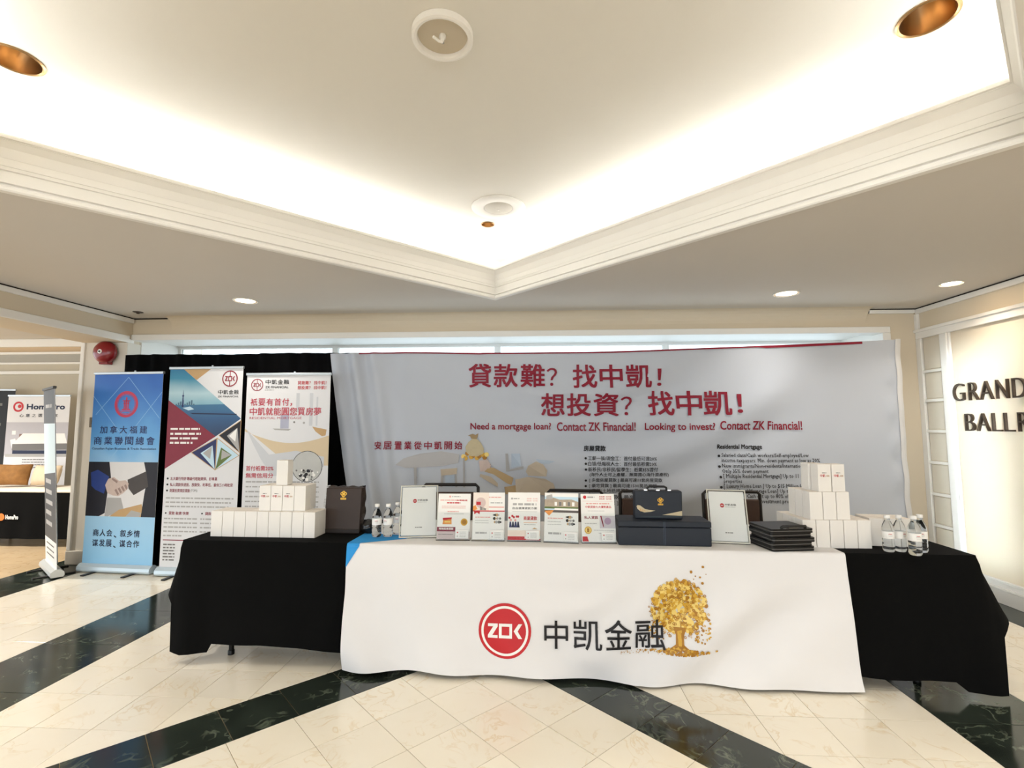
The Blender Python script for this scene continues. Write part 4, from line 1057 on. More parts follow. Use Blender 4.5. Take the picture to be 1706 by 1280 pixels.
def draw_home(c):
    W = mat('print_banner_white', (226, 226, 228), 0.5, var=0.01)
    c.rect(0, 1, 0, 1, W, 0.6)
    F1 = mat('print_room_grey', (206, 208, 212), 0.5, var=0.05, scale=4); F2 = mat('print_floor_tan', (216, 196, 162), 0.5, var=0.06, scale=3)
    c.rect(0.60, 0.64, 0.10, 0.20, F1, 1.2); c.rect(0.76, 0.80, 0.10, 0.27, F1, 1.2); c.rect(0.84, 0.86, 0.12, 0.27, F1, 1.2)
    n = 24
    arc = [(u / n, 0.28 + 0.16 * math.sin(PI * 0.5 * min(1, u / n * 1.6)) ** 1.2 * (1 - 0.18 * max(0, u / n - 0.6))) for u in range(n + 1)]
    lower = [(u / n, 0.285 + 0.19 * min(1, (u / n) / 0.55)) for u in range(n + 1)]
    for i in range(n):
        a, b = arc[i], arc[i + 1]
        c.shape([(a[0], 0.30 + 0.06 * math.sin(2.8 * a[0])), (b[0], 0.30 + 0.06 * math.sin(2.8 * b[0])), lower[i + 1], lower[i]], F2 if i < n else F2, 1.3)
    c.shape([(0.02, 0.29), (0.30, 0.42), (0.42, 0.53), (0.34, 0.53), (0.20, 0.44), (0.10, 0.36)], F1, 1.6); c.shape([(0.3, 0.42), (0.62, 0.40), (0.95, 0.43), (0.95, 0.48), (0.6, 0.53), (0.42, 0.53)], F1, 1.5)
    c.shape([(0.80, 0.275), (0.97, 0.29), (0.96, 0.32), (0.92, 0.325), (0.84, 0.30)], P_tan, 1.8)
    c.rect(0.42, 0.52, 0.215, 0.285, mat('print_lilac_grey', (176, 178, 196), 0.5, var=0.1, scale=20), 1.8); c.shape([(0.33, 0.285), (0.55, 0.287), (0.52, 0.296), (0.36, 0.292)], P_lgrey, 1.9)
    c.rect(0.53, 0.65, 0.235, 0.285, W, 1.8); udisc(c, 0.585, 0.252, 0.012, P_grey, 2, 10); udisc(c, 0.70, 0.255, 0.014, P_lgrey, 2, 10)
    ML = mat('print_logo_maroon', (150, 40, 56), 0.5)
    ulogo(c, 0.125, 0.056, 0.072, ML)
    for k, ch in enumerate('中凱金融'): utext(c, ch, 0.225 + .073 * k, 0.287 + .073 * k, 0.029, 0.053, P_black, 3, 0.012)
    utext(c, 'ZK FINANCIAL', 0.225, 0.50, 0.062, 0.074, P_black, 3, 0.012)
    ugreek(c, 0.22, 0.33, 0.083, 0.004, P_lgrey, 3)
    for k, t in enumerate(('貸款難？ 找中凱！', '想投資？ 找中凱！')): utext(c, t, 0.61, 0.95, 0.036 + .026 * k, 0.055 + .026 * k, P_red, 3, 0.012)
    PR = mat('print_soft_red', (190, 70, 84), 0.5)
    for k, ch in enumerate('衹要有首付'): utext(c, ch, 0.055 + .095 * k, 0.135 + .095 * k, 0.128, 0.165, PR, 3, 0.016)
    utext(c, '，', 0.53, 0.55, 0.152, 0.167, PR, 3, 0.016)
    for k, ch in enumerate('中凱就能圓您買房夢'): utext(c, ch, 0.05 + .0955 * k, 0.135 + .0955 * k, 0.176, 0.216, PR, 3, 0.016)
    utext(c, 'RESIDENTIAL MORTGAGE', 0.05, 0.67, 0.224, 0.236, PR, 3, 0.0)
    udisc(c, 0.755, 0.48, 0.178, P_black, 3); udisc(c, 0.755, 0.48, 0.172, mat('print_cloud_grey', (196, 196, 192), 0.5, var=0.12, scale=9), 3.3)
    rn2 = random.Random(5)
    for k in range(26):
        a = rn2.uniform(0, 2 * PI); q = rn2.uniform(0.02, 0.135)
        udisc(c, 0.755 + q * math.cos(a), 0.497 + abs(0.4 * q * math.sin(a)), rn2.uniform(0.008, 0.022), rn2.choice([P_black, P_suit, P_white, P_grey]), 3.6 + 0.02 * k, 8)
    for k, t in enumerate(('首付衹需20%', '無需信用分')): utext(c, t, 0.035, 0.36, 0.478 + .037 * k, 0.503 + .037 * k, PR, 3, 0.016)
    for k in range(14): ugreek(c, 0.04, 0.9, 0.56 + 0.025 * k, 0.007, P_lgrey, 70 + k)
rollup('roll_up_banner', 'white roll-up banner with red headline and round grey picture, next to the printed backdrop', (-2.525, 4.85, 0), R(0.5), 0.86, 2.00, draw_home, group='roll-up banners by the black drape')

# ------------------------------------------------------------------ neighbouring room
def draw_bed(c):
    c.rect(0, 1, 0, 1, mat('print_banner_white', (226, 226, 228)), 0.6)
    # icon: red swirl
    uring(c, 0.17, 0.085, 0.055, 0.085, P_red, 2); udisc(c, 0.19, 0.082, 0.03, P_red, 2.3)
    utext(c, 'HomePro', 0.31, 0.92, 0.065, 0.105, P_navy, 3, 0.03)
    for k, ch in enumerate('心意之選成家'): utext(c, ch, 0.20 + (.10 * k if k < 4 else .10 * k + .05), 0.265 + (.10 * k if k < 4 else .10 * k + .05), 0.14, 0.165, P_black, 3, 0.01)
    c.rect(0, 1, 0.205, 0.46, mat('print_room_wall', (188, 186, 192), 0.5, var=0.04), 1.5)
    c.shape([(0.08, 0.34), (0.16, 0.33), (0.20, 0.40), (0.12, 0.41)], P_white, 2); c.rect(0.10, 0.16, 0.27, 0.30, P_white, 2.2)
    c.rect(0.22, 0.34, 0.295, 0.36, mat('print_brown', (128, 96, 84), 0.5), 2)
    c.shape([(0.28, 0.29), (0.95, 0.29), (1, 0.37), (0.12, 0.375)], P_white, 2.3); c.shape([(0.12, 0.372), (1, 0.367), (1, 0.415), (0.12, 0.42)], P_grey, 2.4); c.rect(0.13, 1, 0.42, 0.447, P_navy, 2.5)
    c.rect(0.02, 1, 0.447, 0.47, P_lgrey, 2.2)
    for k in range(4): ugreek(c, 0.30, 0.75, 0.49 + 0.02 * k, 0.006, P_grey, 90 + k)
rollup('roll_up_banner', 'white roll-up banner with a bed photo behind the far table', (-7.05, 6.62, 0), R(4), 0.86, 1.905, draw_bed, face=P_white)
def draw_dark(c):
    c.rect(0, 1, 0, 1, mat('print_near_black', (24, 24, 26), 0.5), 1)
    for k in range(5): c.rect(0.2, 0.8, 0.1 + 0.15 * k, 0.12 + 0.15 * k, P_grey, 2)
rollup('roll_up_banner', 'dark roll-up banner cut by the left photo edge', (-8.0, 6.72, 0), R(10), 0.80, 2.0, draw_dark)
def draw_edge(c):
    DK = mat('print_slate', (62, 62, 64), 0.5, var=0.05)
    c.rect(0, 1, 0.0, 0.20, DK, 1); c.rect(0, 1, 0.20, 0.45, mat('print_ice', (196, 214, 220), 0.4, var=0.05, scale=4), 1); c.rect(0, 1, 0.45, 0.86, DK, 1); c.rect(0, 1, 0.86, 1, P_white, 1)
    c.shape([(0.0, 0.45), (1, 0.36), (1, 0.47), (0, 0.5)], mat('print_ice', (196, 214, 220)), 1.4)
    ugreek(c, 0.2, 0.8, 0.10, 0.02, P_lgrey, 77)
    for k in range(5): c.rect(0.12, 0.6 + 0.06 * (k % 3), 0.52 + 0.06 * k, 0.545 + 0.06 * k, P_lgrey, 2)
    for k in range(3): ugreek(c, 0.15, 0.8, 0.89 + 0.03 * k, 0.008, P_grey, 30 + k)
ang = math.atan2(-0.405, 0.55)
rollup('tilted_banner_stand', 'grey banner stand seen almost edge-on in front of the pillar', (-4.955, 4.905, 0), ang, 0.62, 1.86, draw_edge, lean=-0.12, house=mat('silver_base', (214, 216, 214), 0.3, 0.4), top_m=mat('print_slate', (62, 62, 64)))

t0 = thing('far_table', 'black covered table with a white runner in the neighbouring room', 'table', (-7.0, 6.2, 0))
MB().box(-1.45, 1.42, -0.28, 0.30, 0.62, 0.65, bev=0.005).build('table_top', M_tab, t0)
for sx in (-1.3, -0.1, 1.25):
    for y in (-0.2, 0.22): MB().tube([(sx, y, 0.62), (sx, y, 0)], 0.02, 8).build('leg', M_leg, t0, 40)
mb = MB()
mb.grid(lambda u, v: (lerp(-1.46, 1.43, u), -0.295 - 0.02 * v - 0.008 * math.sin(u * 60) * v, lerp(0.655, 0.10, v)), 90, 6)
mb.grid(lambda u, v: (1.435 + 0.02 * v, lerp(-0.295, 0.31, u), lerp(0.655, 0.12, v)), 20, 6)
mb.box(-1.46, 1.435, -0.295, 0.31, 0.6505, 0.656)
sk = mb.build('cloth', M_bcloth, t0, 50)
c = Canvas(lambda x, z, l: (x, -0.32 - l, z)); a = onY(0, 851, 5.88); b = onY(31, 851, 5.88)
c.disc(a[0] + 7.0 + 0.02, 0.36, 0.045, mat('print_orange', (226, 120, 44), 0.5), 1, 16)
c.build('logo_dot', sk)
c = Canvas(lambda x, z, l: (x, -0.32 - l, z)); c.text('HomePro', a[0] + 7.0 + 0.08, b[0] + 7.0, 0.335, 0.385, P_white, 1, 0.03); c.build('lettering', sk)
MB().box(-1.47, 1.30, -0.30, 0.2, 0.657, 0.69, bev=0.012).build('runner', mat('cream_runner', (236, 226, 210), 0.7, bump=0.1, bscale=30), t0)
def pillow(name, label, loc, sx, sy, sz, m, rot, bump=0.0):
    bm = bmesh.new(); bmesh.ops.create_cube(bm, size=2)
    bmesh.ops.subdivide_edges(bm, edges=bm.edges[:], cuts=9, use_grid_fill=True)
    rn2 = random.Random(name)
    for v in bm.verts:
        x, y, z = v.co
        k = (1 - (abs(x) ** 2.6)) * (1 - (abs(z) ** 2.6)); k = max(k, 0) ** 0.5
        wob = 1 + bump * math.sin(5 * x + 3 * z) * math.cos(4 * z - 2 * y)
        v.co = (x * sx * (1 - 0.06 * (1 - abs(z))), y * sy * (0.12 + 0.88 * k) * wob, z * sz * (1 - 0.06 * (1 - abs(x))) + sz)
    me = bpy.data.meshes.new(name); bm.to_mesh(me); bm.free(); me.materials.append(m)
    me.polygons.foreach_set('use_smooth', [True] * len(me.polygons))
    o = link(name, me, None, loc); o.rotation_euler = rot
    return tag(o, label, 'cushion')
pillow('cushion', 'shaggy golden brown cushion on the far table', (-6.55 - 0.32, 6.14, 0.716), 0.22, 0.10, 0.135, mat('brown_fur', (146, 104, 58), 0.9, var=0.4, scale=14, bump=0.6, bscale=60), (R(-14), 0, R(8)), 0.15)
pillow('cushion', 'beige cushion on the far table behind the tilted stand', (-6.42, 6.16, 0.714), 0.19, 0.085, 0.13, mat('beige_cushion', (212, 192, 164), 0.9, var=0.08, bump=0.3, bscale=120), (R(-14), 0, R(-5)))

# ------------------------------------------------------------------ fire bell, wall switch, ballroom sign
t0 = thing('fire_bell', 'red round fire alarm bell on the pillar', 'fire bell', (-4.755, 5.19, 2.285))
MX = Matrix.Rotation(R(90), 4, 'X')
M_red = mat('red_enamel', (132, 14, 24), 0.3, var=0.03, coat=0.4)
MB().lathe([(0.122, 0.035), (0.124, 0.05), (0.118, 0.075), (0.10, 0.10), (0.07, 0.115), (0.03, 0.121), (0.001, 0.122)], 40, M=MX).build('gong', M_red, t0, 60)
MB().lathe([(0.06, 0.0), (0.06, 0.04), (0.05, 0.045)], 24, M=MX).build('mount', M_plast, t0, 40)
MB().box(-0.05, 0.05, -0.075, 0, -0.135, -0.06, bev=0.008).build('striker_box', M_red, t0)
g = MB().lathe([(0.024, 0.118), (0.024, 0.124), (0.018, 0.126)], 20, M=MX).lathe([(0.018, 0.126), (0.001, 0.127)], 20, M=MX).build('hub', P_white, t0, 40)
MB().lathe([(0.010, 0.126), (0.009, 0.134), (0.001, 0.135)], 12, M=MX).build('nut', M_plast, g, 40)
t0 = thing('wall_switch', 'grey wall switch plate on the pillar beside the blue banner', 'wall switch', (-4.885, 5.19, 1.52))
MB().box(-0.04, 0.04, -0.010, 0, -0.055, 0.055, bev=0.004).build('plate', mat('switch_grey', (122, 112, 96), 0.4, 0.4), t0)
MB().box(-0.012, 0.012, -0.017, -0.009, -0.022, 0.022, bev=0.003).build('rocker', mat('switch_dark', (84, 78, 68), 0.4), t0)

sg = thing('wall_sign', 'metal letters spelling GRAND BALLROOM on the right wall', 'sign', (XR, 4.4, 1.43))
M_letter = mat('bronze_letter', (96, 84, 74), 0.3, 0.9, var=0.05)
def letter(ch, y0, y1, z0, z1):
    vs, fs, a0, a1, b0, b1 = text2d(ch, -0.016, 6)
    bm = bmesh.new()
    V = [bm.verts.new(((x - a0) / (a1 - a0), (y - b0) / (b1 - b0), 0)) for x, y in vs]
    for f in fs:
        try: bm.faces.new([V[i] for i in f])
        except ValueError: pass
    bmesh.ops.remove_doubles(bm, verts=bm.verts[:], dist=1e-5)
    r = bmesh.ops.extrude_face_region(bm, geom=bm.faces[:])
    for v in [g2 for g2 in r['geom'] if isinstance(g2, bmesh.types.BMVert)]: v.co.z = 1
    bmesh.ops.recalc_face_normals(bm, faces=bm.faces[:])
    for v in bm.verts:
        u, w2, d = v.co
        v.co = (-0.004 - 0.022 * d, lerp(y0, y1, u) - 4.4, lerp(z0, z1, w2) - 1.43)
    me = bpy.data.meshes.new('letter'); bm.to_mesh(me); bm.free(); me.materials.append(M_letter)
    bmx = bmesh.new(); bmx.from_mesh(me); bmesh.ops.recalc_face_normals(bmx, faces=bmx.faces[:]); bmx.to_mesh(me); bmx.free()
    return link('letter', me, sg)
for ch, a, b in (('G', 4.845, 4.725), ('R', 4.675, 4.580), ('A', 4.560, 4.440), ('N', 4.405, 4.300), ('D', 4.260, 4.150)): letter(ch, a, b, 1.708, 1.868)
for ch, a, b in (('B', 4.735, 4.640), ('A', 4.615, 4.495), ('L', 4.465, 4.385), ('L', 4.355, 4.275), ('R', 4.235, 4.140), ('O', 4.115, 3.985), ('O', 3.955, 3.825), ('M', 3.79, 3.66)): letter(ch, a, b, 1.435, 1.590)
# ------------------------------------------------------------------ white gift boxes
BW, BH = 0.078, 0.165
M_box = mat('white_box_card', (238, 234, 228), 0.5, var=0.012, scale=20)
_bm = MB(); _bm.box(-BW / 2 + .0006, BW / 2 - .0006, -BW / 2 + .0006, BW / 2 - .0006, 0, BH - 0.0012, bev=0.0015); ME_BODY = _bm.mesh('carton', M_box)
_bm = MB(); _bm.box(-BW / 2 + .002, BW / 2 - .002, -BW / 2 + .002, BW / 2 - .004, BH - 0.0012, BH, bev=0.0004); ME_FLAP = _bm.mesh('flap', mat('box_flap_card', (240, 232, 222), 0.5, var=0.01))
def box_print():
    c = Canvas(lambda x, z, l: (x, -BW / 2 - l, z))
    c.text('中凱', -0.026, 0.004, 0.088, 0.104, P_red, 1, 0.01); c.text('金融', 0.010, 0.028, 0.090, 0.100, P_gold2, 1)
    c.greek(-0.014, 0.012, 0.113, 0.004, P_grey, 1, 2)
    return c.mb.mesh('label_print', c.mats)
ME_PRINT = box_print()
ORD = ['first', 'second', 'third', 'fourth', 'fifth', 'sixth', 'seventh', 'eighth', 'ninth']
def gift_box(x, y, z, rot, label, group, printed=False):
    o = thing('gift_box', label, 'box', (x, y, z), rot, group)
    link('carton', ME_BODY, o); link('flap', ME_FLAP, o)
    if printed: link('label_print', ME_PRINT, o)
    return o
def grid_boxes(x0, y0, z, dx, dy, nx, ny, rot, fmt, group, printed=(), skip=(), back=None):
    ca, sa = math.cos(rot), math.sin(rot)
    for j in range(ny):
        for i in range(nx):
            if (i, j) in skip: continue
            lx, ly = BW / 2 + i * dx, BW / 2 + j * dy
            lab = fmt % ORD[i] if j == 0 else back[j - 1] % ORD[i]
            gift_box(x0 + lx * ca - ly * sa, y0 + lx * sa + ly * ca, z, rot + R(random.uniform(-0.3, 0.3)), lab, group, (i, j) in printed)
GL = 'white gift boxes stacked on the left table'; GR = 'white gift boxes stacked on the right table'
Z1 = ZB + 0.001; Z2 = Z1 + BH + 0.0005; Z3 = Z2 + BH + 0.0005
grid_boxes(-2.182, 3.240, Z1, 0.0795, 0.0795, 9, 2, R(-1.2), 'white gift box, %s from left in the bottom front row of the left stack', GL, back=['white gift box, %s from left in the bottom back row of the left stack'])
grid_boxes(-1.872, 3.262, Z2, 0.0795, 0.0795, 4, 2, R(0.5), 'white gift box, %s from left in the middle front row of the left stack', GL, printed={(0, 0), (1, 0), (2, 0)}, back=['white gift box, %s from left in the middle back row of the left stack'])
gift_box(-1.735, 3.325, Z3, R(2), 'single white gift box on top of the left stack', GL)
grid_boxes(1.568, 3.135, Z1, 0.0805, 0.0805, 5, 4, R(1.0), 'white gift box, %s from left in the bottom front row of the right stack', GR,
           back=['white gift box, %s from left in the second bottom row of the right stack', 'white gift box, %s from left in the third bottom row of the right stack', 'white gift box, %s from left in the rear bottom row of the right stack'])
grid_boxes(1.618, 3.140, Z2, 0.0805, 0.0805, 3, 3, R(2.5), 'white gift box, %s from left in the middle front row of the right stack', GR,
           back=['white gift box, %s from left in the second middle row of the right stack', 'white gift box, %s from left in the rear middle row of the right stack'])
gift_box(1.716, 3.186, Z3, R(1), 'printed white gift box on top of the right stack, left one in front', GR, True)
gift_box(1.798, 3.190, Z3, R(3), 'printed white gift box on top of the right stack, right one', GR, True)
gift_box(1.700, 3.272, Z3, R(4), 'white gift box behind the two printed ones on top of the right stack', GR)
grid_boxes(2.005, 3.215, Z1, 0.0795, 0.0795, 3, 2, R(-4), 'white gift box behind the right water bottles, %s from left', GR, back=['white gift box, %s from left in the rear row behind the right water bottles'])

# ------------------------------------------------------------------ water bottles
M_pet = mat('clear_water_bottle', (246, 250, 252), 0.04, var=0, trans=1.0, ior=1.25)
M_cap = mat('white_bottle_cap', (244, 242, 238), 0.4, var=0.01)
BPROF = [(0.001, 0.004), (0.018, 0.0), (0.026, 0.002), (0.0315, 0.012), (0.0315, 0.028), (0.0302, 0.031), (0.0315, 0.034), (0.0315, 0.050), (0.0302, 0.053), (0.0315, 0.056), (0.0315, 0.072), (0.0305, 0.078),
         (0.0308, 0.125), (0.0318, 0.130), (0.0310, 0.140), (0.0255, 0.160), (0.0175, 0.176), (0.0130, 0.184), (0.0128, 0.190), (0.0150, 0.192), (0.0150, 0.195), (0.0120, 0.196), (0.0120, 0.200), (0.001, 0.200)]
ME_BOT = MB().lathe(BPROF, 24).mesh('bottle', M_pet, 50)
ME_BLAB = MB().lathe([(0.0316, 0.080), (0.0320, 0.081), (0.0320, 0.121), (0.0316, 0.122)], 24).mesh('label', P_white, 40)
ME_CAP = MB().lathe([(0.0152, 0.196), (0.0160, 0.197), (0.0160, 0.211), (0.0150, 0.214), (0.001, 0.215)], 20).mesh('cap', M_cap, 40)
def _blp():
    c = Canvas(lambda x, z, l: (0.0325 * math.sin(x / 0.0325), -0.0325 * math.cos(x / 0.0325), z))
    c.greek(-0.010, 0.008, 0.108, 0.003, P_red, 1, 4); c.greek(-0.012, 0.012, 0.102, 0.0018, P_grey, 1, 5); c.greek(-0.010, 0.010, 0.094, 0.0018, P_lgrey, 1, 6)
    return c.mb.mesh('label_print', c.mats)
ME_BLP = _blp()
def bottle(x, y, z, label, rot=0.0, s=1.0):
    o = thing('water_bottle', label, 'bottle', (x, y, z), rot, 'small water bottles')
    o.scale = (s, s, s)
    link('bottle', ME_BOT, o); lb = link('label', ME_BLAB, o); link('cap', ME_CAP, o); link('label_print', ME_BLP, lb)
bottle(-1.072, 3.268, ZW + 0.002, 'left one of the three water bottles on the blue cloth corner', 0.2, 0.98)
bottle(-1.000, 3.275, ZW + 0.002, 'middle one of the three water bottles on the blue cloth corner', -0.3, 0.98)
bottle(-0.958, 3.345, ZW + 0.002, 'right one of the three water bottles, next to the left acrylic sign', 0.1, 0.98)
bottle(2.020, 3.078, ZB + 0.001, 'left one of the four water bottles on the right black cloth', -0.2, 0.97)
bottle(2.089, 3.085, ZB + 0.001, 'second water bottle from left on the right black cloth', 0.3, 0.97)
bottle(2.112, 3.000, ZB + 0.001, 'foremost water bottle on the right black cloth', 0.0, 1.02)
bottle(2.200, 3.075, ZB + 0.001, 'rightmost water bottle on the right black cloth', -0.4, 1.0)

# ------------------------------------------------------------------ acrylic signs and flyer holders
def tilted(y0, slope):
    return lambda x, z, l: (x, y0 + slope * z - l, z)
def acrylic_sign(x, y, rot, w, h, label, slope=0.28):
    t0 = thing('acrylic_sign', label, 'sign holder', (x, y, ZW + 0.0005), rot, 'acrylic sign holders')
    hw = w / 2; f = tilted(-0.02, slope)
    def sheet(x0, x1, z0, z1, l0, l1, mb):
        p = [f(a, b, l0) for a, b in ((x0, z0), (x1, z0), (x1, z1), (x0, z1))] + [f(a, b, l1) for a, b in ((x0, z0), (x1, z0), (x1, z1), (x0, z1))]
        mb.add(p, [(3, 2, 1, 0), (4, 5, 6, 7), (0, 1, 5, 4), (1, 2, 6, 5), (2, 3, 7, 6), (3, 0, 4, 7)]); return mb
    mb = sheet(-hw, hw, 0.006, h, -0.0075, -0.0045, MB()); mb.box(-hw, hw, -0.02, 0.085, 0, 0.004)
    mb.build('back_plate', M_acr, t0)
    sheet(-hw, hw, 0.006, h, 0.0015, 0.0035, MB()).build('front_plate', M_acr, t0)
    edge = mat('acrylic_edge', (206, 204, 192), 0.25, var=0.03)
    mb = MB(); sheet(-hw, -hw + 0.006, 0.004, h, -0.008, 0.0045, mb); sheet(hw - 0.006, hw, 0.004, h, -0.008, 0.0045, mb); sheet(-hw + 0.006, hw - 0.006, 0.004, 0.012, -0.008, 0.0045, mb); sheet(-hw + 0.006, hw - 0.006, h - 0.006, h, -0.008, 0.0045, mb)
    mb.build('bevelled_edge', edge, t0)
    pp = sheet(-hw + 0.012, hw - 0.012, 0.016, h - 0.012, -0.003, 0.0, MB()).build('insert_sheet', P_white, t0)
    c = Canvas(lambda a, b, l: f(a, b, l)); c.lift = 0.0003
    z = h * 0.70
    c.disc(-0.028, z, 0.0125, P_red, 1, 24); zok_mark(c, -0.028, z, 0.0125, P_white, 2)
    c.text('中凱金融', -0.010, 0.055, z - 0.001, z + 0.011, P_black, 1, 0.01); c.greek(-0.010, 0.05, z - 0.008, 0.003, P_lgrey, 1, 3)
    c.greek(-0.022, 0.022, h * 0.20, 0.005, P_grey, 1, 8)
    c.build('print', pp)
acrylic_sign(-0.795, 3.265, R(10), 0.245, 0.325, 'clear acrylic sign with a white sheet beside the left water bottles')
acrylic_sign(1.165, 3.215, R(-8), 0.232, 0.318, 'clear acrylic sign with a white sheet between the navy case and the black folders')

def flyer_holder(x, y, rot, w, h, label, draw, slope=0.22):
    t0 = thing('flyer_holder', label, 'flyer holder', (x, y, ZW + 0.0005), rot, 'acrylic flyer holders')
    hw = w / 2; f = tilted(0.0, slope)
    def sheet(x0, x1, z0, z1, l0, l1, mb):
        p = [f(a, b, l0) for a, b in ((x0, z0), (x1, z0), (x1, z1), (x0, z1))] + [f(a, b, l1) for a, b in ((x0, z0), (x1, z0), (x1, z1), (x0, z1))]
        return mb.add(p, [(3, 2, 1, 0), (4, 5, 6, 7), (0, 1, 5, 4), (1, 2, 6, 5), (2, 3, 7, 6), (3, 0, 4, 7)])
    mb = sheet(-hw - 0.003, hw + 0.003, 0.004, h - 0.01, -0.010, -0.007, MB()); mb.box(-hw - 0.003, hw + 0.003, -0.006, 0.075, 0, 0.003)
    sheet(-hw - 0.003, hw + 0.003, 0.004, h * 0.60, 0.0065, 0.0085, mb)
    mb.build('acrylic_stand', M_acr, t0)
    pp = sheet(-hw, hw, 0.008, h, -0.006, 0.0, MB()).build('flyer_stack', P_white, t0)
    c = Canvas(lambda u, v, l: f(-hw + u * w, h - v * (h - 0.008), l)); c.lift = 0.0003; c.w = w; c.h = h - 0.008
    draw(c); c.build('print', pp)
    # business cards in the pocket at lower right
    sheet(hw - 0.092, hw - 0.004, 0.012, 0.060, 0.0135, 0.0150, MB()).build('card_pocket', M_acr, t0)
    cd = sheet(hw - 0.090, hw - 0.006, 0.014, 0.066, 0.0095, 0.0130, MB()).build('business_cards', P_white, t0)
    c = Canvas(lambda u, v, l: f(u, v, 0.0131 + l)); c.lift = 0.0003
    c.disc(hw - 0.076, 0.050, 0.004, P_red, 1, 10); c.disc(hw - 0.076, 0.028, 0.003, P_grey, 1, 10)
    for k in range(4): c.greek(hw - 0.062, hw - 0.022, 0.052 - 0.009 * k, 0.0022, P_lgrey, 1, k)
    c.build('print', cd)
P_pink = mat('print_pink', (232, 170, 162), 0.5); P_orange = mat('print_warm_orange', (230, 150, 70), 0.5, var=0.1)
def fl1(c):
    udisc(c, 0.36, 0.065, 0.03, P_pink, 1, 16); ugreek(c, 0.42, 0.68, 0.065, 0.018, P_lgrey, 1)
    ugreek(c, 0.06, 0.55, 0.145, 0.022, P_pink, 2); utext(c, '無需驗證', 0.56, 0.90, 0.13, 0.165, P_red, 1, 0.02); ugreek(c, 0.27, 0.70, 0.205, 0.026, P_red, 4)
    ugreek(c, 0.12, 0.85, 0.28, 0.012, P_pink, 5); ugreek(c, 0.12, 0.85, 0.32, 0.012, P_pink, 6); ugreek(c, 0.3, 0.65, 0.40, 0.02, P_pink, 7); ugreek(c, 0.2, 0.8, 0.45, 0.01, P_lgrey, 8)
    c.shape([(0.16, 0.54), (0.44, 0.53), (0.43, 0.58), (0.17, 0.59)], P_red, 2); c.shape([(0.18, 0.58), (0.43, 0.57), (0.44, 0.68), (0.16, 0.68)], P_orange, 2); c.rect(0.22, 0.40, 0.61, 0.64, P_gold3, 3)
    udisc(c, 0.82, 0.63, 0.105, P_gold, 2, 20); udisc(c, 0.82, 0.63, 0.07, P_gold2, 3, 16)
    c.rect(0.0, 0.56, 0.74, 0.835, mat('print_wine', (132, 38, 58)), 2); utext(c, '特快批核貸款', 0.06, 0.50, 0.755, 0.80, P_white, 3, 0.02); c.rect(0, 1, 0.835, 1.0, mat('print_rose_grey', (206, 190, 188), 0.5), 1); ugreek(c, 0.05, 0.5, 0.90, 0.012, P_grey, 9)
def fl2(c):
    c.rect(0, 0.5, 0.0, 0.40, mat('print_peach', (240, 226, 214), 0.5), 1)
    udisc(c, 0.24, 0.22, 0.16, mat('print_rose', (214, 190, 184), 0.5), 1.5, 24); c.rect(0.10, 0.24, 0.20, 0.27, P_red, 2); c.shape([(0.0, 0.30), (0.08, 0.27), (0.14, 0.36), (0.0, 0.40)], P_orange, 2)
    for k in range(5): c.rect(0.22 + .04 * k, 0.25 + .04 * k, 0.30 + .01 * k, 0.38, P_grey, 2)
    ugreek(c, 0.5, 0.9, 0.10, 0.02, P_pink, 1); ugreek(c, 0.55, 0.93, 0.22, 0.02, P_lgrey, 2); c.rect(0.5, 0.98, 0.30, 0.325, P_pink, 2)
    c.rect(0, 1, 0.385, 0.41, P_red, 3)
    for (u, v, a) in ((0.09, 0.41, -1), (0.17, 0.41, 1)): c.shape([(0.13, 0.40), (u + 0.06 * a, 0.39), (u + 0.04 * a, 0.47), (0.13, 0.43)], P_red, 4)
    ugreek(c, 0.08, 0.55, 0.53, 0.02, P_pink, 3); ugreek(c, 0.08, 0.5, 0.60, 0.01, P_lgrey, 4); ugreek(c, 0.08, 0.5, 0.65, 0.01, P_lgrey, 5)
    for k in range(12): udisc(c, 0.66 + 0.05 * (k % 5) + 0.02 * (k // 5), 0.48 + 0.075 * (k // 4), 0.028 + .008 * (k % 3), [P_grey, P_black, P_tan, P_lgrey][k % 4], 2 + .05 * k, 10)
    ugreek(c, 0.1, 0.45, 0.86, 0.035, P_lgrey, 7)
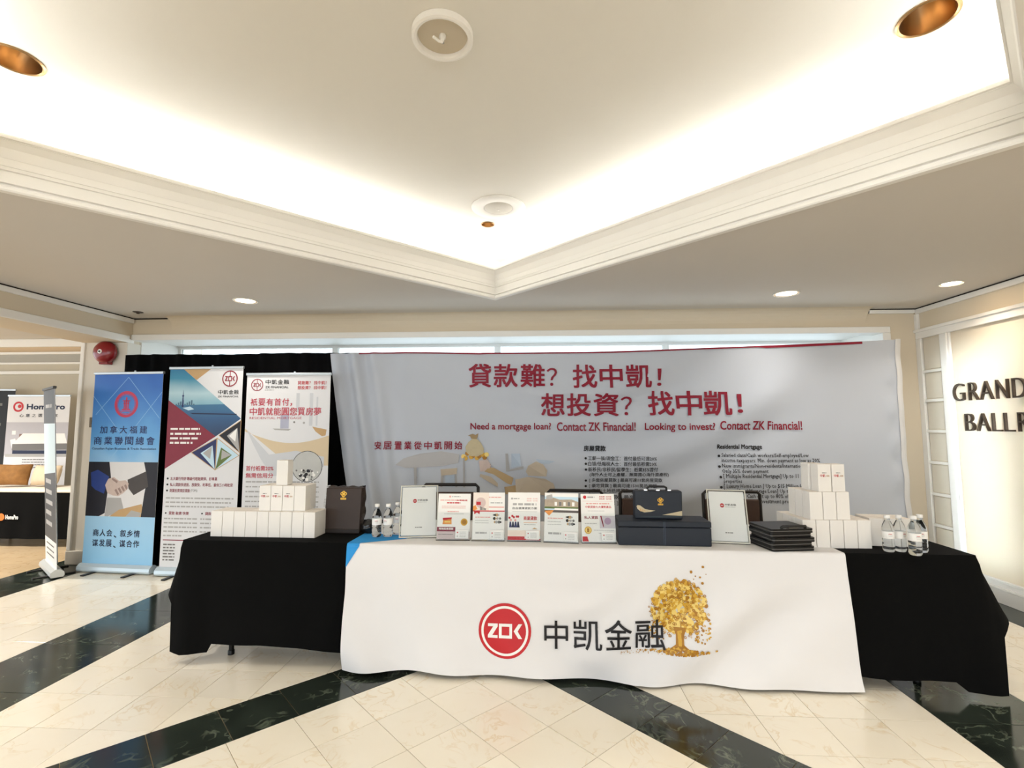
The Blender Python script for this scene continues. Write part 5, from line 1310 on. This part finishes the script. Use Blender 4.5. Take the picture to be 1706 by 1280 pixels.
def fl3(c):
    udisc(c, 0.12, 0.13, 0.03, P_lgrey, 1, 14); ugreek(c, 0.17, 0.36, 0.13, 0.02, P_lgrey, 2); utext(c, '貸款難？找中凱', 0.58, 0.92, 0.115, 0.145, P_pink, 1); utext(c, '想投資？找中凱', 0.58, 0.92, 0.16, 0.19, P_pink, 1)
    ugreek(c, 0.15, 0.88, 0.25, 0.045, P_lgrey, 3); utext(c, '自由選擇貸款方案', 0.14, 0.90, 0.31, 0.36, P_black, 1, 0.01); c.rect(0.14, 0.9, 0.405, 0.41, P_lgrey, 1)
    for k in range(7): udisc(c, 0.05 + 0.045 * k, 0.54 + 0.05 * math.sin(k * 2.0), 0.035, [P_red, P_pink, P_red][k % 3], 2 + .05 * k, 10)
    for k in range(4): c.shape([(0.06 + .08 * k, 0.62), (0.10 + .08 * k, 0.62), (0.13 + .08 * k, 0.74), (0.04 + .08 * k, 0.74)], [P_ink, P_navy][k % 2], 3)
    utext(c, '商業貸款', 0.49, 0.90, 0.505, 0.585, P_red, 1, 0.02); c.rect(0.49, 0.9, 0.63, 0.64, P_orange, 1); ugreek(c, 0.5, 0.85, 0.68, 0.014, P_lgrey, 6)
    c.rect(0.0, 1, 0.80, 0.92, mat('print_cream_pink', (246, 226, 212), 0.5), 1); c.rect(0.0, 0.52, 0.925, 1.0, P_red, 2); c.rect(0.52, 1.0, 0.97, 1.0, P_red, 2); c.shape([(0.75, 0.77), (0.82, 0.74), (0.92, 0.77)], P_tan, 2)
def fl4(c):
    c.rect(0, 1, 0.0, 0.40, P_sky, 1); c.rect(0, 1, 0.0, 0.08, P_white, 1.2)
    c.shape([(0.0, 0.14), (0.25, 0.10), (0.45, 0.14), (0.8, 0.13), (1, 0.18), (1, 0.33), (0, 0.33)], mat('print_stone', (176, 160, 140), 0.5, var=0.2, scale=60), 1.5); c.shape([(0.05, 0.06), (0.22, 0.03), (0.24, 0.13), (0.04, 0.14)], P_lgrey, 1.7)
    for k in range(5): c.rect(0.3 + .13 * k, 0.37 + .13 * k, 0.19, 0.27, [P_white, P_grey][k % 2], 2)
    c.rect(0, 1, 0.29, 0.33, P_green, 2.3); c.rect(0.3, 1, 0.32, 0.36, P_white, 2.5); c.rect(0, 1, 0.36, 0.41, mat('print_driveway', (92, 84, 80), 0.5), 2.5)
    c.shape([(0.0, 0.38), (0.28, 0.36), (0.22, 0.42), (0.14, 0.48), (0.06, 0.43)], P_orange, 3)
    ugreek(c, 0.1, 0.55, 0.53, 0.02, P_pink, 3); ugreek(c, 0.1, 0.5, 0.60, 0.01, P_lgrey, 4); ugreek(c, 0.1, 0.5, 0.66, 0.01, P_lgrey, 5)
    for k in range(12): udisc(c, 0.66 + 0.05 * (k % 5) + 0.02 * (k // 5), 0.50 + 0.07 * (k // 4), 0.028 + .008 * (k % 3), [P_grey, P_black, P_tan, P_lgrey][k % 4], 2 + .05 * k, 10)
    ugreek(c, 0.12, 0.5, 0.84, 0.04, P_lgrey, 7)
def fl5(c):
    udisc(c, 0.12, 0.07, 0.05, P_red, 1, 18); ugreek(c, 0.2, 0.42, 0.07, 0.03, P_lgrey, 2); utext(c, '貸款難？找中凱', 0.55, 0.92, 0.045, 0.075, P_red, 1, 0.01); utext(c, '想投資？找中凱', 0.55, 0.92, 0.09, 0.12, P_red, 1, 0.01); c.rect(0.05, 0.95, 0.15, 0.155, P_pink, 1)
    ugreek(c, 0.16, 0.85, 0.205, 0.025, P_pink, 3); utext(c, '中凱貸款七大優勢產品', 0.13, 0.9, 0.25, 0.30, P_red, 1, 0.015); ugreek(c, 0.2, 0.7, 0.36, 0.01, P_lgrey, 4)
    utext(c, '私人貸款', 0.09, 0.50, 0.465, 0.53, P_maroon, 1, 0.02); c.rect(0.54, 1, 0.46, 0.72, mat('print_ash', (206, 200, 206), 0.5, var=0.05), 1); c.shape([(0.56, 0.46), (0.60, 0.46), (0.66, 0.68), (0.64, 0.70)], P_maroon, 2)
    udisc(c, 0.78, 0.57, 0.1, mat('print_mauve', (176, 150, 176), 0.5), 2, 18); ugreek(c, 0.1, 0.45, 0.62, 0.012, P_lgrey, 5); ugreek(c, 0.36, 0.95, 0.76, 0.012, P_lgrey, 6); ugreek(c, 0.5, 0.95, 0.82, 0.012, P_lgrey, 7)
    udisc(c, 0.19, 0.76, 0.105, P_gold, 2, 22); udisc(c, 0.19, 0.76, 0.08, P_gold3, 3, 18); c.rect(0.16, 0.22, 0.72, 0.80, P_gold2, 4)
    c.shape([(0.02, 0.89), (0.16, 0.89), (0.20, 0.99), (0.02, 0.99)], P_red, 2)
flyer_holder(-0.556, 3.195, R(1), 0.210, 0.283, 'flyer holder with a gold coin and a wine red bar, leftmost of five', fl1)
flyer_holder(-0.332, 3.190, R(0), 0.204, 0.292, 'flyer holder with a red ribbon across its flyer, second of five', fl2)
flyer_holder(-0.106, 3.190, R(-0.5), 0.206, 0.294, 'flyer holder with red and navy figures and a red foot bar, middle of five', fl3)
flyer_holder(0.125, 3.165, R(-7), 0.212, 0.296, 'flyer holder showing a house photo on top, fourth of five', fl4)
flyer_holder(0.360, 3.165, R(1), 0.210, 0.292, 'flyer holder with a red logo and gold coin, beside the navy box', fl5)

# ------------------------------------------------------------------ navy boxes, brown case, folders
M_navy = mat('navy_leatherette', (24, 32, 44), 0.55, var=0.06, scale=30, bump=0.08, bscale=300)
M_foil = mat('gold_foil', (206, 158, 62), 0.3, 0.8, var=0.05)
M_chrome = mat('chrome', (220, 220, 222), 0.15, 1.0, var=0.02)
def emblem(c, x, z, s, m, layer=1):
    """gold crest: a round trefoil over a name bar"""
    for a, b in ((-0.42, 0.55), (0.42, 0.55), (0, 0.85)): c.ring(x + a * s, z + b * s, 0.26 * s, 0.44 * s, m, layer, 18)
    c.ring(x, z + 0.1 * s, 0.28 * s, 0.46 * s, m, layer, 18); c.rect(x - 0.06 * s, x + 0.06 * s, z - 0.3 * s, z + 0.6 * s, m, layer + 1)
    c.rect(x - 0.75 * s, x + 0.75 * s, z - 0.95 * s, z - 0.5 * s, m, layer)
    for k in range(4): c.rect(x - 0.55 * s + 0.32 * k * s, x - 0.42 * s + 0.32 * k * s, z - 0.85 * s, z - 0.6 * s, P_black, layer + 1)
t0 = thing('navy_box', 'long navy leatherette box lying on the white cloth', 'box', (0.752, 3.225, ZW + 0.0005), R(-1.5))
MB().box(-0.276, 0.276, -0.105, 0.105, 0, 0.108, bev=0.006).build('lower_body', M_navy, t0)
MB().box(-0.277, 0.277, -0.106, 0.106, 0.110, 0.146, bev=0.006).build('lid', M_navy, t0)
MB().box(0.0, 0.004, -0.1075, -0.104, 0.004, 0.142).box(-0.008, -0.005, -0.1075, -0.104, 0.004, 0.142).build('seam', mat('navy_seam', (56, 66, 82), 0.5), t0)
t0 = thing('navy_case', 'upright navy case with gold crest and handle on the navy box', 'case', (0.732, 3.225, ZW + 0.1475), R(-1.0))
MB().box(-0.145, 0.145, -0.04, 0.04, 0, 0.172, bev=0.007).build('case_body', M_navy, t0)
mb = MB(); mb.tube([(-0.06, 0, 0.172), (-0.058, 0, 0.188), (-0.045, 0, 0.195), (0.045, 0, 0.195), (0.058, 0, 0.188), (0.06, 0, 0.172)], 0.007, 8)
hd = mb.build('handle', M_plast, t0, 50)
for x in (-0.075, 0.0, 0.07): MB().box(x - 0.012, x + 0.012, -0.03, -0.012, 0.170, 0.181, bev=0.002).build('clasp', M_chrome, t0)
c = Canvas(lambda x, z, l: (x, -0.0403 - l, z)); c.lift = 0.0004
emblem(c, 0.012, 0.105, 0.021, M_foil)
S1 = mat('print_sand', (196, 182, 150), 0.6, var=0.15, scale=40)
c.shape([(-0.135, 0.078), (-0.128, 0.085), (-0.112, 0.082), (-0.085, 0.062), (-0.060, 0.056), (-0.020, 0.052), (-0.050, 0.044), (-0.088, 0.040), (-0.115, 0.050), (-0.130, 0.062)], S1, 1)
for k in range(4): c.shape([(-0.118 + .013 * k, 0.068 - .005 * k), (-0.108 + .013 * k, 0.062 - .005 * k), (-0.104 + .013 * k, 0.046), (-0.112 + .013 * k, 0.046)], P_tan, 2)
c.shape([(0.020, 0.026), (0.142, 0.052), (0.142, 0.022)], S1, 1); c.shape([(-0.14, 0.018), (0.142, 0.022), (0.142, 0.014), (-0.06, 0.010)], mat('print_shadow_teal', (44, 56, 62), 0.6), 1)
c.build('print', t0)

t0 = thing('brown_gift_case', 'dark brown case with gold crest in clear wrapping on the left table', 'case', (-1.352, 3.42, ZB + 0.001), R(-2))
def bt(x, y, z): return (x, y + 0.10 * z, z)
mb = MB(); mb.box(-0.126, 0.126, -0.045, 0.03, 0, 0.302, bev=0.006); mb.v = [bt(*p) for p in mb.v]
M_brown = mat('dark_brown_leatherette', (50, 34, 24), 0.55, var=0.12, scale=9, bump=0.25, bscale=18, coat=0.06)
mb.build('case_body', M_brown, t0)
MB().box(-0.128, 0.128, -0.047, 0.032, 0.0, 0.03, bev=0.004).build('base_band', mat('brown_band', (34, 24, 18), 0.4), t0)
c = Canvas(lambda x, z, l: bt(x, -0.0455 - l, z)); c.lift = 0.0005; emblem(c, 0.0, 0.248, 0.026, M_foil); c.build('gold_crest', t0)
mb = MB()
for sx in (-1, 1): mb.grid(lambda u, v: (sx * (0.128 + 0.014 * math.sin(PI * v) * abs(math.sin(9 * v + sx))), -0.04 + 0.06 * u + 0.03 * v, 0.31 * v + 0.004), 3, 16)
mb.grid(lambda u, v: (lerp(-0.126, 0.126, u), -0.02 + 0.05 * v, 0.307 + 0.010 * abs(math.sin(u * 11)) * math.sin(PI * v)), 20, 3)
mb.build('clear_wrap', mat('clear_film', (240, 240, 240), 0.08, var=0, trans=1.0, ior=1.1), t0, 60)

def crumple(name, label, loc, sx, sy, sz, m, seed, cat):
    bm = bmesh.new(); bmesh.ops.create_icosphere(bm, subdivisions=4, radius=1)
    rn2 = random.Random(seed); dirs = [(Vector((rn2.gauss(0, 1), rn2.gauss(0, 1), rn2.gauss(0, 1))).normalized(), rn2.uniform(3, 9), rn2.uniform(0, 6)) for _ in range(7)]
    for v in bm.verts:
        n = v.co.normalized(); k = 1 + sum(0.05 * abs(math.sin(f * n.dot(d) + p)) for d, f, p in dirs) - 0.15
        v.co = (n.x * k * sx, n.y * k * sy, max(n.z * k * sz, -sz * 0.8) + sz * 0.8)
    me = bpy.data.meshes.new(name); bm.to_mesh(me); bm.free(); me.materials.append(m)
    me.polygons.foreach_set('use_smooth', [True] * len(me.polygons)); me.set_sharp_from_angle(angle=R(35))
    return tag(link(name, me, None, loc), label, cat)
crumple('plastic_bag', 'crumpled shiny black plastic bag between the brown case and the bottles', (-1.165, 3.385, ZB + 0.006), 0.05, 0.045, 0.048, mat('black_film', (16, 16, 17), 0.15, var=0.1), 4, 'bag')

def rounded(w, d, r, n=5):
    pts = []
    for cx, cy, a0 in ((w / 2 - r, d / 2 - r, 0), (-w / 2 + r, d / 2 - r, 90), (-w / 2 + r, -d / 2 + r, 180), (w / 2 - r, -d / 2 + r, 270)):
        for k in range(n + 1): a = R(a0 + 90 * k / n); pts.append((cx + r * math.cos(a), cy + r * math.sin(a)))
    return pts
M_fold = mat('black_folder_leather', (14, 14, 15), 0.35, var=0.1, spec=0.3)
M_rim = mat('folder_wrap_film', (120, 116, 112), 0.2, var=0.1)
offs = ((0, 0, 0), (-0.010, 0.004, 1.5), (0.004, -0.002, -1.0), (-0.012, 0.006, 2.0), (-0.004, 0.0, -0.5))
for k, (ox, oy, da) in enumerate(offs):
    t0 = thing('folder', ('bottom', 'second lowest', 'middle', 'second highest', 'topmost')[k] + ' black folder in the stack beside the right acrylic sign', 'folder', (1.446 + ox, 3.150 + oy, ZW + 0.001 + 0.0255 * k), R(9 + da), 'stacked black folders')
    MB().prism(rounded(0.262, 0.235, 0.016), 0.0, 0.009).build('lower_cover', M_fold, t0)
    MB().prism(rounded(0.256, 0.229, 0.014), 0.009, 0.0135).build('pages', M_rim, t0)
    MB().prism(rounded(0.262, 0.235, 0.016), 0.0135, 0.0245).build('upper_cover', M_fold, t0)
    if k == 4:
        MB().box(-0.02, 0.045, -0.115, -0.09, 0.0245, 0.032, bev=0.003).build('clasp', M_chrome, t0)
        MB().tube([(-0.06, -0.10, 0.026), (-0.055, -0.11, 0.036), (-0.02, -0.115, 0.038), (0.05, -0.115, 0.038), (0.085, -0.11, 0.036), (0.09, -0.10, 0.026)], 0.009, 8).build('handle', M_plast, t0, 50)

# ------------------------------------------------------------------ chairs behind the tables
def chair(x, y, rot, label, s=1.0):
    t0 = thing('stacking_chair', label, 'chair', (x, y, 0), rot, 'dark stacking chairs behind the tables'); t0.scale = (s, s, s)
    fr = mat('dark_chair_frame', (46, 42, 40), 0.35, 0.5); up = mat('brown_chair_fabric', (84, 66, 58), 0.9, var=0.1, scale=60)
    hw = 0.235
    MB().tube([(-hw, 0.20, 0.42), (-hw, 0.235, 0.72), (-hw, 0.245, 0.895), (-hw + 0.02, 0.247, 0.915), (hw - 0.02, 0.247, 0.915), (hw, 0.245, 0.895), (hw, 0.235, 0.72), (hw, 0.20, 0.42)], 0.014, 10).build('back_frame', fr, t0, 50)
    MB().box(-hw + 0.012, hw - 0.012, 0.215, 0.25, 0.62, 0.855, bev=0.012).build('backrest', up, t0)
    MB().box(-hw, hw, -0.22, 0.20, 0.42, 0.47, bev=0.018).build('seat', up, t0)
    for sx in (-1, 1):
        MB().tube([(sx * (hw - 0.01), -0.20, 0.43), (sx * (hw + 0.005), -0.235, 0.0)], 0.012, 8).build('leg', fr, t0, 40)
        MB().tube([(sx * (hw - 0.01), 0.18, 0.43), (sx * (hw + 0.005), 0.27, 0.0)], 0.012, 8).build('leg', fr, t0, 40)
for px, Y, rt, lab in ((752, 4.22, 2, 'dark chair behind the leftmost flyer holder'), (955, 4.20, -3, 'dark chair behind the house photo flyer'), (1080, 4.20, 2, 'dark brown chair behind the navy case'), (1217, 4.20, -2, 'dark brown chair behind the right acrylic sign')):
    x, _ = onY(px, 828, Y + 0.24); chair(x, Y, R(rt), lab, 1.045 if px == 752 else 1.0)

bpy.data.objects.remove(_to); bpy.data.curves.remove(_tc)
